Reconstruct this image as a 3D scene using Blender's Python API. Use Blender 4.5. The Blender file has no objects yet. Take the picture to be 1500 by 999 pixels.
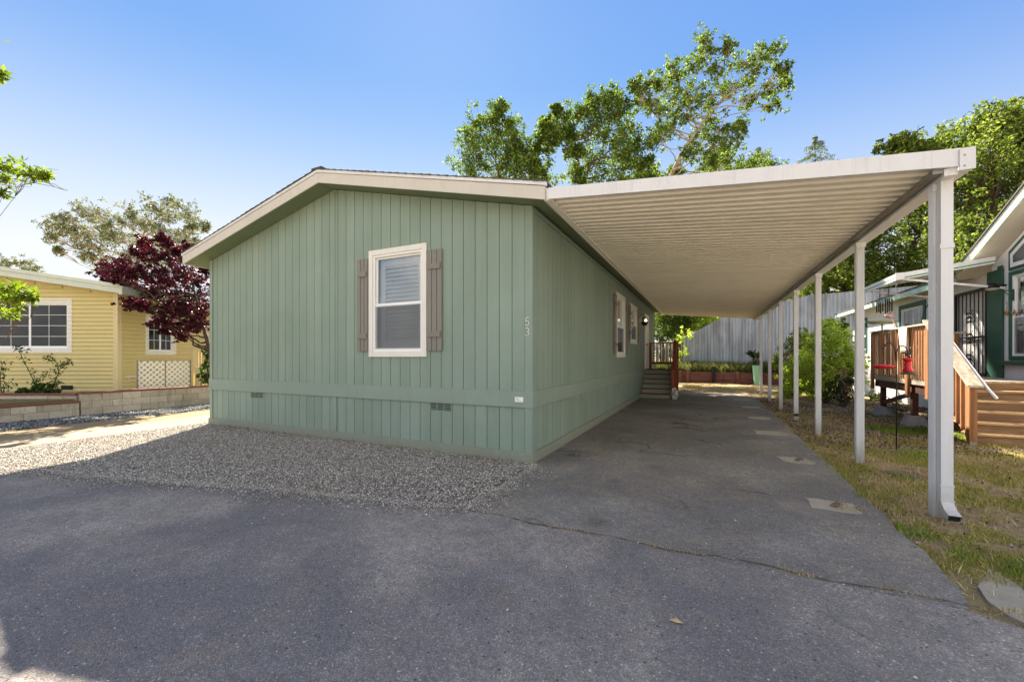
import bpy, math, random
import numpy as np
from mathutils import Vector, noise as mnoise

R = math.radians
scene = bpy.context.scene
COL = scene.collection
rng = np.random.default_rng(7)
random.seed(7)

# ------------------------------------------------------------------ survey
YAW, F, CY, CAMH = R(25.526), 595.714, 523.19, 1.45
FW = Vector((-math.sin(YAW), math.cos(YAW), 0)); RT = Vector((math.cos(YAW), math.sin(YAW), 0))
def at(u, v, Z):
    """world point seen at a 1500 px wide survey photo position, at depth Z"""
    p = FW * Z + RT * ((u - 750) / F * Z)
    return Vector((p.x, p.y, CAMH + (CY - v) / F * Z))
def loc2w(x, y, z):                     # camera-aligned frame -> world
    p = RT * x + FW * y
    return Vector((p.x, p.y, z))

# ------------------------------------------------------------------ mesh builder
class MB:
    def __init__(s): s.v = []; s.f = []
    def add(s, vs, fs):
        n = len(s.v); s.v += [tuple(p) for p in vs]; s.f += [tuple(i + n for i in f) for f in fs]
    def box(s, x0, x1, y0, y1, z0, z1):
        s.add([(x0,y0,z0),(x1,y0,z0),(x1,y1,z0),(x0,y1,z0),(x0,y0,z1),(x1,y0,z1),(x1,y1,z1),(x0,y1,z1)],
              [(3,2,1,0),(4,5,6,7),(0,1,5,4),(1,2,6,5),(2,3,7,6),(3,0,4,7)])
        return s
    def prism(s, poly, d):
        """poly: 3d points; extruded by vector d"""
        n = len(poly); d = Vector(d); a = [Vector(p) for p in poly]
        s.add(a + [p + d for p in a], [tuple(range(n))[::-1], tuple(range(n, 2*n))] + [(i, (i+1) % n, n+(i+1) % n, n+i) for i in range(n)])
        return s
    def bar(s, p, q, w, h, up=(0,0,1)):
        p, q = Vector(p), Vector(q); d = (q - p).normalized(); up = Vector(up)
        if abs(d.dot(up)) > .99: up = Vector((0,1,0))
        a = d.cross(up).normalized(); b = a.cross(d).normalized(); a *= w/2; b *= h/2
        vs = [p-a-b, p+a-b, p+a+b, p-a+b, q-a-b, q+a-b, q+a+b, q-a+b]
        s.add(vs, [(3,2,1,0),(4,5,6,7),(0,1,5,4),(1,2,6,5),(2,3,7,6),(3,0,4,7)])
        return s
    def tube(s, pts, rads, n=6, cap=True):
        pts = [Vector(p) for p in pts]
        if not hasattr(rads, '__len__'): rads = [rads]*len(pts)
        base = len(s.v); up = Vector((.13,.31,.94))
        for i, p in enumerate(pts):
            d = (pts[min(i+1, len(pts)-1)] - pts[max(i-1, 0)])
            d = d.normalized() if d.length > 1e-9 else Vector((0,0,1))
            u = up if abs(d.dot(up)) < .95 else Vector((1,0,0))
            a = d.cross(u).normalized(); b = d.cross(a)
            for k in range(n):
                t = 2*math.pi*k/n
                s.v.append(tuple(p + (a*math.cos(t) + b*math.sin(t))*rads[i]))
        for i in range(len(pts)-1):
            for k in range(n):
                s.f.append((base+i*n+k, base+i*n+(k+1)%n, base+(i+1)*n+(k+1)%n, base+(i+1)*n+k))
        if cap:
            s.f.append(tuple(base+k for k in range(n))[::-1]); s.f.append(tuple(base+(len(pts)-1)*n+k for k in range(n)))
        return s
    def lathe(s, c, prof, n=16):
        b = len(s.v); c = Vector(c)
        for (r, z) in prof:
            for k in range(n):
                t = 2*math.pi*k/n; s.v.append((c.x+r*math.cos(t), c.y+r*math.sin(t), c.z+z))
        for i in range(len(prof)-1):
            for k in range(n):
                s.f.append((b+i*n+k, b+i*n+(k+1)%n, b+(i+1)*n+(k+1)%n, b+(i+1)*n+k))
        return s
    def build(s, name, mat, parent=None, bevel=0, smooth=False, world=True, origin=None):
        me = bpy.data.meshes.new(name)
        off = Vector((0,0,0))
        if parent is not None and world: 
            off = Vector(parent.location)
            pp = parent.parent
            while pp is not None: off += Vector(pp.location); pp = pp.parent
        if origin is not None: off = Vector(origin)
        me.from_pydata([(p[0]-off.x, p[1]-off.y, p[2]-off.z) for p in s.v], [], s.f)
        me.update()
        if mat: me.materials.append(mat)
        o = bpy.data.objects.new(name, me); COL.objects.link(o)
        if parent is not None: o.parent = parent
        if origin is not None: o.location = off
        if smooth:
            for p in me.polygons: p.use_smooth = True
        if bevel:
            m = o.modifiers.new('bevel', 'BEVEL'); m.width = bevel; m.segments = 2; m.limit_method = 'ANGLE'; m.angle_limit = R(50)
        return o

def np_mesh(name, V, Fq, mat, parent=None, origin=(0,0,0), k=4):
    """fast mesh from numpy arrays; all faces have k corners"""
    me = bpy.data.meshes.new(name)
    V = np.asarray(V, np.float32) - np.asarray(origin, np.float32); Fq = np.asarray(Fq, np.int32)
    me.vertices.add(len(V)); me.vertices.foreach_set('co', V.ravel())
    me.loops.add(Fq.size); me.loops.foreach_set('vertex_index', Fq.ravel())
    me.polygons.add(len(Fq)); me.polygons.foreach_set('loop_start', np.arange(0, Fq.size, k, dtype=np.int32))
    me.update(calc_edges=True); me.validate()
    if mat: me.materials.append(mat)
    o = bpy.data.objects.new(name, me); COL.objects.link(o)
    if parent is not None: o.parent = parent
    else: o.location = origin
    return o

def tag(o, label, cat, group=None, kind=None):
    o['label'] = label; o['category'] = cat
    if group: o['group'] = group
    if kind: o['kind'] = kind
    return o
def thing(name, loc, label, cat, group=None, rz=0):
    o = bpy.data.objects.new(name, None); COL.objects.link(o); o.location = loc; o.rotation_euler = (0,0,rz)
    o.empty_display_size = .2
    return tag(o, label, cat, group)
def struct(o, label=None, kind='structure'):
    o['kind'] = kind
    if label: o['label'] = label
    return o

# ------------------------------------------------------------------ materials
def lin(c):
    return tuple(((x/255)/12.92 if x/255 <= .04045 else ((x/255+.055)/1.055)**2.4) for x in c) + (1,)
class NT:
    def __init__(s, name):
        s.m = bpy.data.materials.new(name); s.m.use_nodes = True; s.t = s.m.node_tree; s.t.nodes.clear()
        s.out = s.n('ShaderNodeOutputMaterial')
    def n(s, typ, **kw):
        o = s.t.nodes.new(typ)
        for k, v in kw.items(): setattr(o, k, v)
        return o
    def l(s, a, b): s.t.links.new(a, b)
    def coord(s, scale=(1,1,1), which='Object'):
        c = s.n('ShaderNodeTexCoord'); m = s.n('ShaderNodeMapping'); m.inputs['Scale'].default_value = scale
        if which == 'World':
            g = s.n('ShaderNodeNewGeometry'); s.l(g.outputs['Position'], m.inputs['Vector'])
        else: s.l(c.outputs[which], m.inputs['Vector'])
        return m.outputs['Vector']
    def noise(s, vec, scale, detail=4, rough=.55, dist=0):
        t = s.n('ShaderNodeTexNoise'); t.inputs['Scale'].default_value = scale; t.inputs['Detail'].default_value = detail
        t.inputs['Roughness'].default_value = rough; t.inputs['Distortion'].default_value = dist
        s.l(vec, t.inputs['Vector']); return t.outputs['Fac']
    def voro(s, vec, scale, feature='F1', out='Distance', rnd=1):
        t = s.n('ShaderNodeTexVoronoi', feature=feature); t.inputs['Scale'].default_value = scale
        t.inputs['Randomness'].default_value = rnd; s.l(vec, t.inputs['Vector']); return t.outputs[out]
    def ramp(s, fac, stops, interp='LINEAR'):
        r = s.n('ShaderNodeValToRGB'); e = r.color_ramp; e.interpolation = interp
        while len(e.elements) < len(stops): e.elements.new(.5)
        for el, (p, c) in zip(e.elements, stops):
            el.position = p; el.color = c if hasattr(c, '__len__') else (c, c, c, 1)
        s.l(fac, r.inputs['Fac']); return r.outputs['Color']
    def mix(s, fac, a, b, blend='MIX'):
        m = s.n('ShaderNodeMix', data_type='RGBA', blend_type=blend)
        for i, x in ((0, fac), (6, a), (7, b)):
            if hasattr(x, 'is_linked'): s.l(x, m.inputs[i])
            else: m.inputs[i].default_value = x
        return m.outputs[2]
    def math(s, op, a, b=0.):
        m = s.n('ShaderNodeMath', operation=op)
        for i, x in ((0, a), (1, b)):
            if hasattr(x, 'is_linked'): s.l(x, m.inputs[i])
            else: m.inputs[i].default_value = x
        return m.outputs[0]
    def bsdf(s, color, rough=.6, metal=0., spec=.4, height=None, bstr=.3, bdist=.01):
        b = s.n('ShaderNodeBsdfPrincipled')
        for k, x in (('Base Color', color), ('Roughness', rough), ('Metallic', metal)):
            if hasattr(x, 'is_linked'): s.l(x, b.inputs[k])
            else: b.inputs[k].default_value = x
        b.inputs['Specular IOR Level'].default_value = spec
        if height is not None:
            bp = s.n('ShaderNodeBump'); bp.inputs['Strength'].default_value = bstr; bp.inputs['Distance'].default_value = bdist
            s.l(height, bp.inputs['Height']); s.l(bp.outputs['Normal'], b.inputs['Normal'])
        s.l(b.outputs[0], s.out.inputs['Surface'])
        return b
def scl(c, k): return tuple(min(1, x*k) for x in c[:3]) + (1,)

def paint(name, rgb, rough=.55, var=.1, scale=3, bump=.15, bscale=90, stretch=(1,1,1), metal=0, spec=.35, dirt=None, dirtamt=.25, splash=0):
    t = NT(name); c = lin(rgb); vec = t.coord(stretch, 'World')
    n1 = t.noise(vec, scale, 5, .6); n2 = t.noise(vec, bscale, 3)
    col = t.ramp(n1, [(.25, scl(c, 1-var)), (.75, scl(c, 1+var))])
    if dirt:
        n3 = t.noise(t.coord((stretch[0]*1.7, stretch[1]*1.7, stretch[2]*.6), 'World'), scale*2.3, 6, .7)
        col = t.mix(t.ramp(n3, [(.5, 0.), (.75, dirtamt)]), col, lin(dirt))
    if splash:
        g = t.n('ShaderNodeNewGeometry'); sp = t.n('ShaderNodeSeparateXYZ'); t.l(g.outputs['Position'], sp.inputs[0])
        lo = t.math('ADD', sp.outputs['Z'], t.math('MULTIPLY', t.noise(t.coord((1,1,.3), 'World'), 16, 5, .7), .45))
        col = t.mix(t.ramp(lo, [(.22, splash), (.55, 0.)]), col, lin((128,112,90)))
        col = t.mix(t.ramp(t.noise(t.coord((1,1,.04), 'World'), 24, 4, .7), [(.55, 0.), (.75, .22)]), col, lin((150,142,130)))
    rr = t.ramp(n1, [(.2, max(0, rough-.08)), (.8, min(1, rough+.08))])
    t.bsdf(col, rr, metal, spec, n2, bump, .004)
    return t.m
def wood(name, rgb, dark, rough=.65, axis='z', scale=14):
    st = {'z': (1,1,.06), 'x': (.06,1,1), 'y': (1,.06,1)}[axis]
    t = NT(name); vec = t.coord(st, 'World')
    n1 = t.noise(vec, scale, 6, .65, .6); n2 = t.noise(vec, scale*5, 4, .6); n0 = t.noise(t.coord((1,1,1), 'World'), 2.2, 4)
    c = t.ramp(n1, [(.3, lin(dark)), (.62, lin(rgb))])
    c = t.mix(t.ramp(n0, [(.35, 0.), (.75, .45)]), c, scl(lin(dark), .75))
    h = t.math('ADD', n1, t.math('MULTIPLY', n2, .5))
    t.bsdf(c, rough, 0, .3, h, .35, .006)
    return t.m
def leafmat(name, stops, trans=.35, rough=.5):
    t = NT(name); g = t.n('ShaderNodeNewGeometry')
    c = t.ramp(g.outputs['Random Per Island'], [(p, lin(k)) for p, k in stops])
    n0 = t.noise(t.coord((1,1,1), 'World'), .9, 3)
    c = t.mix(t.ramp(n0, [(.35, .35), (.65, 0.)]), c, scl(lin(stops[0][1]), .7))
    b = t.n('ShaderNodeBsdfPrincipled'); t.l(c, b.inputs['Base Color']); b.inputs['Roughness'].default_value = rough
    b.inputs['Specular IOR Level'].default_value = .18
    tr = t.n('ShaderNodeBsdfTranslucent'); hs = t.n('ShaderNodeHueSaturation'); hs.inputs['Value'].default_value = 1.5; hs.inputs['Saturation'].default_value = 1.1
    t.l(c, hs.inputs['Color']); t.l(hs.outputs[0], tr.inputs['Color'])
    mx = t.n('ShaderNodeMixShader'); mx.inputs[0].default_value = trans
    t.l(b.outputs[0], mx.inputs[1]); t.l(tr.outputs[0], mx.inputs[2]); t.l(mx.outputs[0], t.out.inputs['Surface'])
    return t.m
def glassmat(name, tint=(.85,.92,.95), refl=1.0):
    t = NT(name); fr = t.n('ShaderNodeFresnel'); fr.inputs['IOR'].default_value = 1.55
    tr = t.n('ShaderNodeBsdfTransparent'); tr.inputs['Color'].default_value = tint + (1,)
    gl = t.n('ShaderNodeBsdfGlossy'); gl.inputs['Roughness'].default_value = .02
    f2 = t.math('MINIMUM', t.math('ADD', t.math('MULTIPLY', fr.outputs[0], 1.2*refl), .02*refl), 1.)
    mx = t.n('ShaderNodeMixShader'); t.l(f2, mx.inputs[0]); t.l(tr.outputs[0], mx.inputs[1]); t.l(gl.outputs[0], mx.inputs[2])
    t.l(mx.outputs[0], t.out.inputs['Surface']); return t.m

GREEN = (132, 149, 136)
M = {}
def siding(name, rgb, ax):
    t = NT(name); c = lin(rgb)
    vec = t.coord((1,1,.08), 'World'); n1 = t.noise(vec, 9, 5, .6); n0 = t.noise(t.coord((1,1,1), 'World'), .8, 4, .6)
    g = t.n('ShaderNodeNewGeometry')
    col = t.ramp(n1, [(.2, scl(c, .93)), (.8, scl(c, 1.06))])
    col = t.mix(.5, col, t.ramp(g.outputs['Random Per Island'], [(0., scl(c, .86)), (1., scl(c, 1.1))]))
    col = t.mix(t.ramp(n0, [(.38, 0.), (.7, .45)]), col, lin((112, 130, 112)))
    col = t.mix(t.ramp(t.noise(t.coord((1,1,.05), 'World'), 5, 6, .7), [(.5, 0.), (.72, .35)]), col, lin((150, 160, 150)))
    sp = t.n('ShaderNodeSeparateXYZ'); t.l(g.outputs['Position'], sp.inputs[0])
    low = t.ramp(t.math('ADD', sp.outputs['Z'], t.math('MULTIPLY', t.noise(t.coord((1,1,.5), 'World'), 5, 5), .5)), [(.22, .32), (.5, 0.)])
    col = t.mix(low, col, lin((140, 132, 112)))
    h = t.math('ADD', t.noise(t.coord((1,1,.03), 'World'), 60, 4), t.math('MULTIPLY', t.noise(t.coord((1,1,1), 'World'), 40, 3), .4))
    t.bsdf(col, .6, 0, .35, h, .3, .004)
    return t.m
M['green'] = siding('sage_siding_paint', GREEN, 'z')
M['greentrim'] = paint('sage_trim_paint', (132,148,135), .55, .06, 2.5, dirt=(110,124,104), dirtamt=.2, splash=.5)
M['soffit'] = paint('sage_soffit_shaded', (112,126,96), .6, .08, 2)  # house green made darker, the shade under the eaves put into the colour
M['cream'] = paint('cream_fascia_paint', (196,191,180), .5, .05, 2, dirt=(150,140,120), dirtamt=.22)
M['white'] = paint('white_vinyl', (232,232,228), .35, .03, 3, spec=.5, bump=.04)
M['trimcream'] = paint('off_white_trim', (222,219,210), .5, .05, 4, dirt=(170,160,140), dirtamt=.15)
M['shutter'] = paint('taupe_shutter_paint', (126,122,113), .6, .1, 8, stretch=(1,1,.2))
M['alum'] = paint('white_aluminium', (212,212,212), .38, .04, 1.6, spec=.5, bump=.05, dirt=(150,145,135), dirtamt=.18, splash=.6)
M['pan'] = paint('beige_aluminium_pan', (238,233,222), .42, .05, 1.2, spec=.45, bump=.05, stretch=(.4,1,1), dirt=(150,138,115), dirtamt=.22)
M['metalgray'] = paint('grey_metal', (130,128,122), .45, .06, 3, metal=.3)
M['digit'] = paint('dull_white_numeral', (236,237,232), .5, .08, 20)
M['black'] = paint('black_iron', (22,22,24), .5, .1, 10)
M['dark'] = paint('dark_interior', (30,31,33), .8, .1, 3)
M['red'] = paint('red_plastic', (200,22,28), .3, .05, 4, spec=.5)
M['redwood'] = wood('redwood_stain', (164,84,46), (96,44,26))
M['redwood_x'] = wood('redwood_stain_tread', (150,76,44), (84,40,26), axis='x')
M['deckwood'] = wood('weathered_deck_wood', (176,124,80), (100,64,38))
M['decktread'] = wood('weathered_tread_wood', (182,152,112), (108,82,58), axis='x')
M['deckrise'] = wood('stair_riser_shaded', (150,118,84), (90,66,46), axis='x')  # tread wood darkened, shade below the nosings put into the colour
M['deckgrey'] = wood('grey_rail_cap_wood', (196,184,164), (136,122,104), axis='y')
M['darkbeam'] = wood('dark_brown_beam', (98,58,42), (52,30,24), axis='y')
M['timber'] = wood('red_brown_timber', (124,76,66), (70,42,38), axis='x')
M['blackpost'] = paint('tarred_post', (26,24,26), .8, .2, 8)
M['picket'] = wood('grey_weathered_pickets', (170,164,150), (104,98,88))
M['bark'] = wood('grey_brown_bark', (122,100,78), (62,50,40), .9, 'z', 7)
M['barkdark'] = wood('dark_bark', (88,74,60), (40,33,28), .9, 'z', 7)
M['barkpale'] = wood('pale_smooth_bark', (186,172,150), (120,104,84), .8, 'z', 5)
M['glass'] = glassmat('window_glass', (.92,.96,.98), 2.6)
M['glassdark'] = glassmat('dark_window_glass', (.5,.55,.57), .55)
M['yellow'] = paint('yellow_vinyl_siding', (204,187,124), .5, .05, 1.5, stretch=(1,1,1), bump=.06, dirt=(176,150,100), dirtamt=.15)
M['yellowtrim'] = paint('cream_corner_trim', (214,196,150), .5, .03, 2)
M['rake'] = paint('pale_green_grey_fascia', (196,202,186), .5, .06, 3, dirt=(130,130,115), dirtamt=.2)
M['wwall'] = paint('white_stucco_panel', (226,226,226), .7, .04, 1.5, bump=.2, bscale=50, dirt=(180,176,166), dirtamt=.2)
M['dgreen'] = paint('dark_green_trim', (40,84,70), .5, .12, 5)
M['mgreen'] = paint('mid_green_trim', (84,140,104), .5, .1, 5)
M['palegreen'] = paint('pale_green_ceramic', (186,196,164), .35, .06, 6)
M['potgreen'] = paint('mint_woven_resin', (136,184,150), .5, .15, 30, bump=.5, bscale=60)
M['pink'] = paint('pinkish_clay', (206,160,146), .6, .1, 12)
M['cloth'] = paint('pale_canvas_cloth', (214,206,186), .9, .08, 6, bump=.3)
M['whitecloth'] = paint('white_crumpled_plastic', (196,194,188), .5, .06, 9)
M['gold'] = paint('brass_wire', (176,132,64), .35, .1, 10, metal=.8)
M['paver'] = paint('dull_red_paver', (104,86,76), .85, .2, 9, bump=.6, bscale=40)
M['cap'] = paint('red_brown_wall_cap', (120,74,62), .75, .2, 5, bump=.5, bscale=50, dirt=(90,80,74), dirtamt=.5)
M['palecap'] = M['cap']
M['tanleaf'] = paint('dry_tan_leaf', (196,164,124), .7, .1, 40)
M['straw'] = leafmat('dry_straw', [(0., (134,116,80)), (.5, (182,162,114)), (1., (214,198,152))], .2, .8)
M['grass'] = leafmat('yard_grass', [(0., (104,112,46)), (.4, (140,146,62)), (.75, (172,164,86)), (1., (200,182,112))], .35, .6)
M['freshgrass'] = leafmat('fresh_green_grass', [(0., (80,108,40)), (.5, (116,146,58)), (1., (158,172,84))], .35, .6)
M['weeds'] = leafmat('weeds', [(0., (58,70,34)), (.5, (94,104,54)), (1., (146,140,88))], .3, .7)
M['oak'] = leafmat('broad_green_leaves', [(0., (52,74,26)), (.5, (90,114,44)), (1., (144,160,80))], .40, .65)
M['oakdark'] = leafmat('deep_green_leaves', [(0., (50,68,26)), (.5, (92,112,44)), (1., (156,166,82))], .40, .65)
M['lime'] = leafmat('lime_green_leaves', [(0., (116,140,46)), (.5, (166,186,76)), (1., (206,216,116))], .45)
M['springleaf'] = leafmat('spring_leaves', [(0., (70,92,26)), (.5, (108,130,42)), (1., (150,164,64))], .42, .65)
M['euc'] = leafmat('olive_grey_leaves', [(0., (74,84,62)), (.5, (106,118,86)), (.8, (134,138,92)), (1., (160,154,82))], .25, .7)
M['conif'] = leafmat('grey_green_needles', [(0., (64,84,64)), (.6, (104,122,92)), (1., (138,150,112))], .2)
M['maple'] = leafmat('purple_maple_leaves', [(0., (36,16,22)), (.5, (68,22,32)), (.85, (100,28,44)), (1., (134,58,76))], .2, .45)
M['shrub'] = leafmat('dark_shrub_leaves', [(0., (36,52,20)), (.5, (60,82,30)), (1., (100,116,48))], .3)
M['rose'] = leafmat('rose_leaves', [(0., (38,60,24)), (.5, (66,92,36)), (1., (110,130,60))], .35)
M['dryplant'] = leafmat('dry_plant', [(0., (140,116,80)), (1., (206,176,132))], .3)

def concretemat(name, rgb, sc=4):
    t = NT(name); c = lin(rgb); v = t.coord((1,1,1), 'World')
    n1 = t.noise(v, sc, 6, .65); n2 = t.noise(v, 70, 4, .7); n3 = t.noise(v, sc*.4, 4)
    col = t.ramp(n1, [(.25, scl(c, .72)), (.7, scl(c, 1.12))])
    col = t.mix(t.ramp(n2, [(.4, .0), (.75, .35)]), col, scl(c, .55))
    col = t.mix(t.ramp(n3, [(.45, 0.), (.7, .5)]), col, scl(c, .7))
    t.bsdf(col, .9, 0, .2, n2, .5, .006); return t.m
M['concrete'] = concretemat('old_concrete', (166,158,142))
M['pier'] = concretemat('pier_concrete', (150,148,148), 9)
M['patio'] = concretemat('worn_path_concrete', (150,138,116), 2)
def blockmat():
    t = NT('grey_block'); g = t.n('ShaderNodeNewGeometry'); v = t.coord((1,1,1), 'World')
    c = t.ramp(g.outputs['Random Per Island'], [(0., lin((168,155,136))), (1., lin((198,186,166)))])
    n1 = t.noise(v, 5, 6, .7); n2 = t.noise(v, 60, 4, .7); ns = t.noise(t.coord((1,1,.12), 'World'), 9, 5, .7)
    c = t.mix(t.ramp(n1, [(.4, 0.), (.75, .5)]), c, lin((120,112,104)))
    c = t.mix(t.ramp(ns, [(.56, 0.), (.7, .55)]), c, lin((84,74,68)))
    t.bsdf(c, .9, 0, .2, n2, .6, .006); return t.m
M['block'] = blockmat()

def asphaltmat(name, base, warm, patch, seed=0., warmstops=((.5, 0.), (.75, .4)), crack=.5, stain=False):
    t = NT(name); v0 = t.coord((1,1,1), 'World'); mp = t.n('ShaderNodeMapping'); mp.inputs['Location'].default_value = (seed, seed*.7, 0)
    t.l(v0, mp.inputs['Vector']); v = mp.outputs['Vector']
    big = t.noise(v, .55, 5, .6, .4); mid = t.noise(v, 2.6, 6, .7); fine = t.noise(v, 90, 3, .7)
    vor = t.n('ShaderNodeTexVoronoi'); vor.inputs['Scale'].default_value = 150; t.l(v, vor.inputs['Vector'])
    stone = t.n('ShaderNodeSeparateColor'); t.l(vor.outputs['Color'], stone.inputs[0])
    c = t.ramp(mid, [(.25, scl(lin(base), .74)), (.75, scl(lin(base), 1.22))])
    c = t.mix(t.ramp(big, [(.42, .0), (.56, .85)]), c, lin(patch))
    c = t.mix(t.ramp(t.noise(v, .9, 5, .65, .8), [(warmstops[0][0], warmstops[0][1]), (warmstops[1][0], warmstops[1][1])]), c, lin(warm))
    c = t.mix(t.ramp(t.noise(v, 1.4, 6, .7, .5), [(.42, 0.), (.66, .6)]), c, lin((118,115,114)))
    c = t.mix(t.ramp(t.noise(v, 3.8, 6, .75), [(.52, 0.), (.68, .5)]), c, lin((142,126,110)))
    c = t.mix(t.ramp(t.noise(v, 14, 4, .7), [(.42, 0.), (.66, .5)]), c, scl(lin(base), .5))
    # aggregate: dark binder with paler stones showing
    sc = t.ramp(stone.outputs[0], [(0., .66), (.5, .94), (.85, 1.14), (.96, 1.4), (1., 2.1)])
    c = t.mix(1., c, sc, 'MULTIPLY')
    v2 = t.n('ShaderNodeTexVoronoi'); v2.inputs['Scale'].default_value = 38; t.l(v, v2.inputs['Vector'])
    s2 = t.n('ShaderNodeSeparateColor'); t.l(v2.outputs['Color'], s2.inputs[0])
    spot = t.math('MULTIPLY', t.ramp(s2.outputs[1], [(.93, 0.), (.935, 1.)], 'LINEAR'), t.ramp(v2.outputs['Distance'], [(.12, .85), (.26, 0.)]))
    c = t.mix(spot, c, lin((216,210,200)))
    dark = t.math('MULTIPLY', t.ramp(s2.outputs[0], [(.93, 0.), (.935, 1.)]), t.ramp(v2.outputs['Distance'], [(.16, .85), (.32, 0.)]))
    c = t.mix(dark, c, lin((40,40,42)))
    v3 = t.n('ShaderNodeTexVoronoi'); v3.inputs['Scale'].default_value = 1.15; vd = t.n('ShaderNodeMix', data_type='VECTOR'); vd.inputs[0].default_value = .06; dq = t.n('ShaderNodeTexNoise'); dq.inputs['Scale'].default_value = 5; dq.inputs['Detail'].default_value = 5; t.l(v, dq.inputs['Vector']); t.l(v, vd.inputs[4]); t.l(dq.outputs['Color'], vd.inputs[5]); t.l(vd.outputs[1], v3.inputs['Vector'])
    s3 = t.n('ShaderNodeSeparateColor'); t.l(v3.outputs['Color'], s3.inputs[0])
    drip = t.math('MULTIPLY', t.ramp(s3.outputs[0], [(.72, 0.), (.74, .55)]), t.ramp(v3.outputs['Distance'], [(.05, 1.), (.17, 0.)]))
    c = t.mix(drip, c, lin((58,55,52)))
    pale = t.math('MULTIPLY', t.ramp(s3.outputs[2], [(.7, 0.), (.72, .45)]), t.ramp(v3.outputs['Distance'], [(.03, 1.), (.3, 0.)]))
    c = t.mix(pale, c, lin((158,150,140)))
    if stain:
        g = t.n('ShaderNodeNewGeometry'); ds = t.n('ShaderNodeVectorMath', operation='SUBTRACT'); ds.inputs[1].default_value = (-.45, 9.6, 0); t.l(g.outputs['Position'], ds.inputs[0])
        dm = t.n('ShaderNodeVectorMath', operation='MULTIPLY'); dm.inputs[1].default_value = (.75, .34, 0); t.l(ds.outputs[0], dm.inputs[0])
        ln_ = t.n('ShaderNodeVectorMath', operation='LENGTH'); t.l(dm.outputs[0], ln_.inputs[0])
        sd = t.math('ADD', ln_.outputs['Value'], t.math('MULTIPLY', t.noise(v, 3.2, 6, .7), 1.6))
        c = t.mix(t.ramp(sd, [(.75, .75), (1.5, 0.)]), c, lin((62,52,40)))
        c = t.mix(t.math('MULTIPLY', t.ramp(sd, [(.9, .9), (1.9, .1)]), t.ramp(t.noise(v, 6, 6, .75), [(.5, 0.), (.66, .8)])), c, lin((40,36,32)))
    # hairline cracks
    dn = t.n('ShaderNodeTexNoise'); dn.inputs['Scale'].default_value = 1.6; dn.inputs['Detail'].default_value = 5; t.l(v, dn.inputs['Vector'])
    wv = t.n('ShaderNodeMix', data_type='VECTOR'); wv.inputs[0].default_value = .35; t.l(v, wv.inputs[4]); t.l(dn.outputs['Color'], wv.inputs[5])
    ce = t.n('ShaderNodeTexVoronoi', feature='DISTANCE_TO_EDGE'); ce.inputs['Scale'].default_value = .9; t.l(wv.outputs[1], ce.inputs['Vector'])
    cm = t.math('MULTIPLY', t.ramp(ce.outputs['Distance'], [(.0, crack), (.012, 0.)]), t.ramp(t.noise(v, .7, 3), [(.5, 0.), (.6, 1.)]))
    c = t.mix(cm, c, lin((24,23,23)))
    h = t.math('ADD', t.math('MULTIPLY', vor.outputs['Distance'], -1.), t.math('ADD', t.math('MULTIPLY', fine, .5), t.math('MULTIPLY', cm, -2.)))
    t.bsdf(c, .85, 0, .3, h, .55, .008); return t.m
M['road'] = asphaltmat('road_asphalt', (156,148,138), (174,163,146), (110,107,107), crack=.12)
M['drive'] = asphaltmat('driveway_asphalt', (140,136,128), (160,146,124), (104,100,96), 13.7, ((.42, 0.), (.7, .55)), .8, True)

def stonemat(name, stops):
    t = NT(name); g = t.n('ShaderNodeNewGeometry')
    c = t.ramp(g.outputs['Random Per Island'], [(p, lin(k)) for p, k in stops])
    n0 = t.noise(t.coord((1,1,1), 'World'), 1.1, 5, .65); n1 = t.noise(t.coord((1,1,1), 'World'), 60, 3)
    c = t.mix(t.ramp(n0, [(.56, 0.), (.76, .45)]), c, lin((138,110,84)))
    t.bsdf(c, .85, 0, .3, n1, .3, .004); return t.m
M['gravel'] = stonemat('mixed_gravel', [(0., (92,88,84)), (.3, (132,127,120)), (.65, (166,160,149)), (.9, (198,191,178)), (1., (228,222,210))])
M['bluegravel'] = stonemat('blue_grey_gravel', [(0., (50,54,58)), (.5, (92,97,102)), (1., (150,150,148))])
def dirtmat(name, a, b, cgrass, gs=1.0, gstops=((.46, 0.), (.62, .75)), litter=(184,166,128)):
    t = NT(name); v = t.coord((1,1,1), 'World')
    n1 = t.noise(v, 1.1*gs, 6, .65, .3); n2 = t.noise(v, 7, 6, .7); n3 = t.noise(v, 60, 4, .75); n4 = t.noise(v, .6*gs, 4, .6)
    c = t.ramp(n2, [(.3, lin(a)), (.7, lin(b))])
    c = t.mix(t.ramp(n1, [(gstops[0][0], gstops[0][1]), (gstops[1][0], gstops[1][1])]), c, lin(cgrass))
    c = t.mix(t.ramp(n3, [(.5, 0.), (.66, .7)]), c, lin(litter))
    c = t.mix(t.ramp(t.noise(v, 35, 4, .7), [(.56, 0.), (.7, .65)]), c, lin((62,50,38)))
    h = t.math('ADD', n3, t.math('MULTIPLY', n2, 2.))
    t.bsdf(c, .95, 0, .15, h, .8, .025); return t.m
M['yard'] = dirtmat('dry_yard_ground', (112,96,74), (170,150,116), (136,128,80))
M['dirt'] = dirtmat('bare_dirt', (120,104,82), (160,142,114), (140,124,94))
M['ground'] = dirtmat('dry_grassland', (150,132,98), (186,166,126), (140,134,80), .2)
M['bed'] = dirtmat('gravel_bed', (100,95,88), (140,132,122), (116,100,82), .8, litter=(150,142,130))
M['soil'] = dirtmat('planter_soil', (92,78,56), (130,112,80), (100,104,52))

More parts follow.
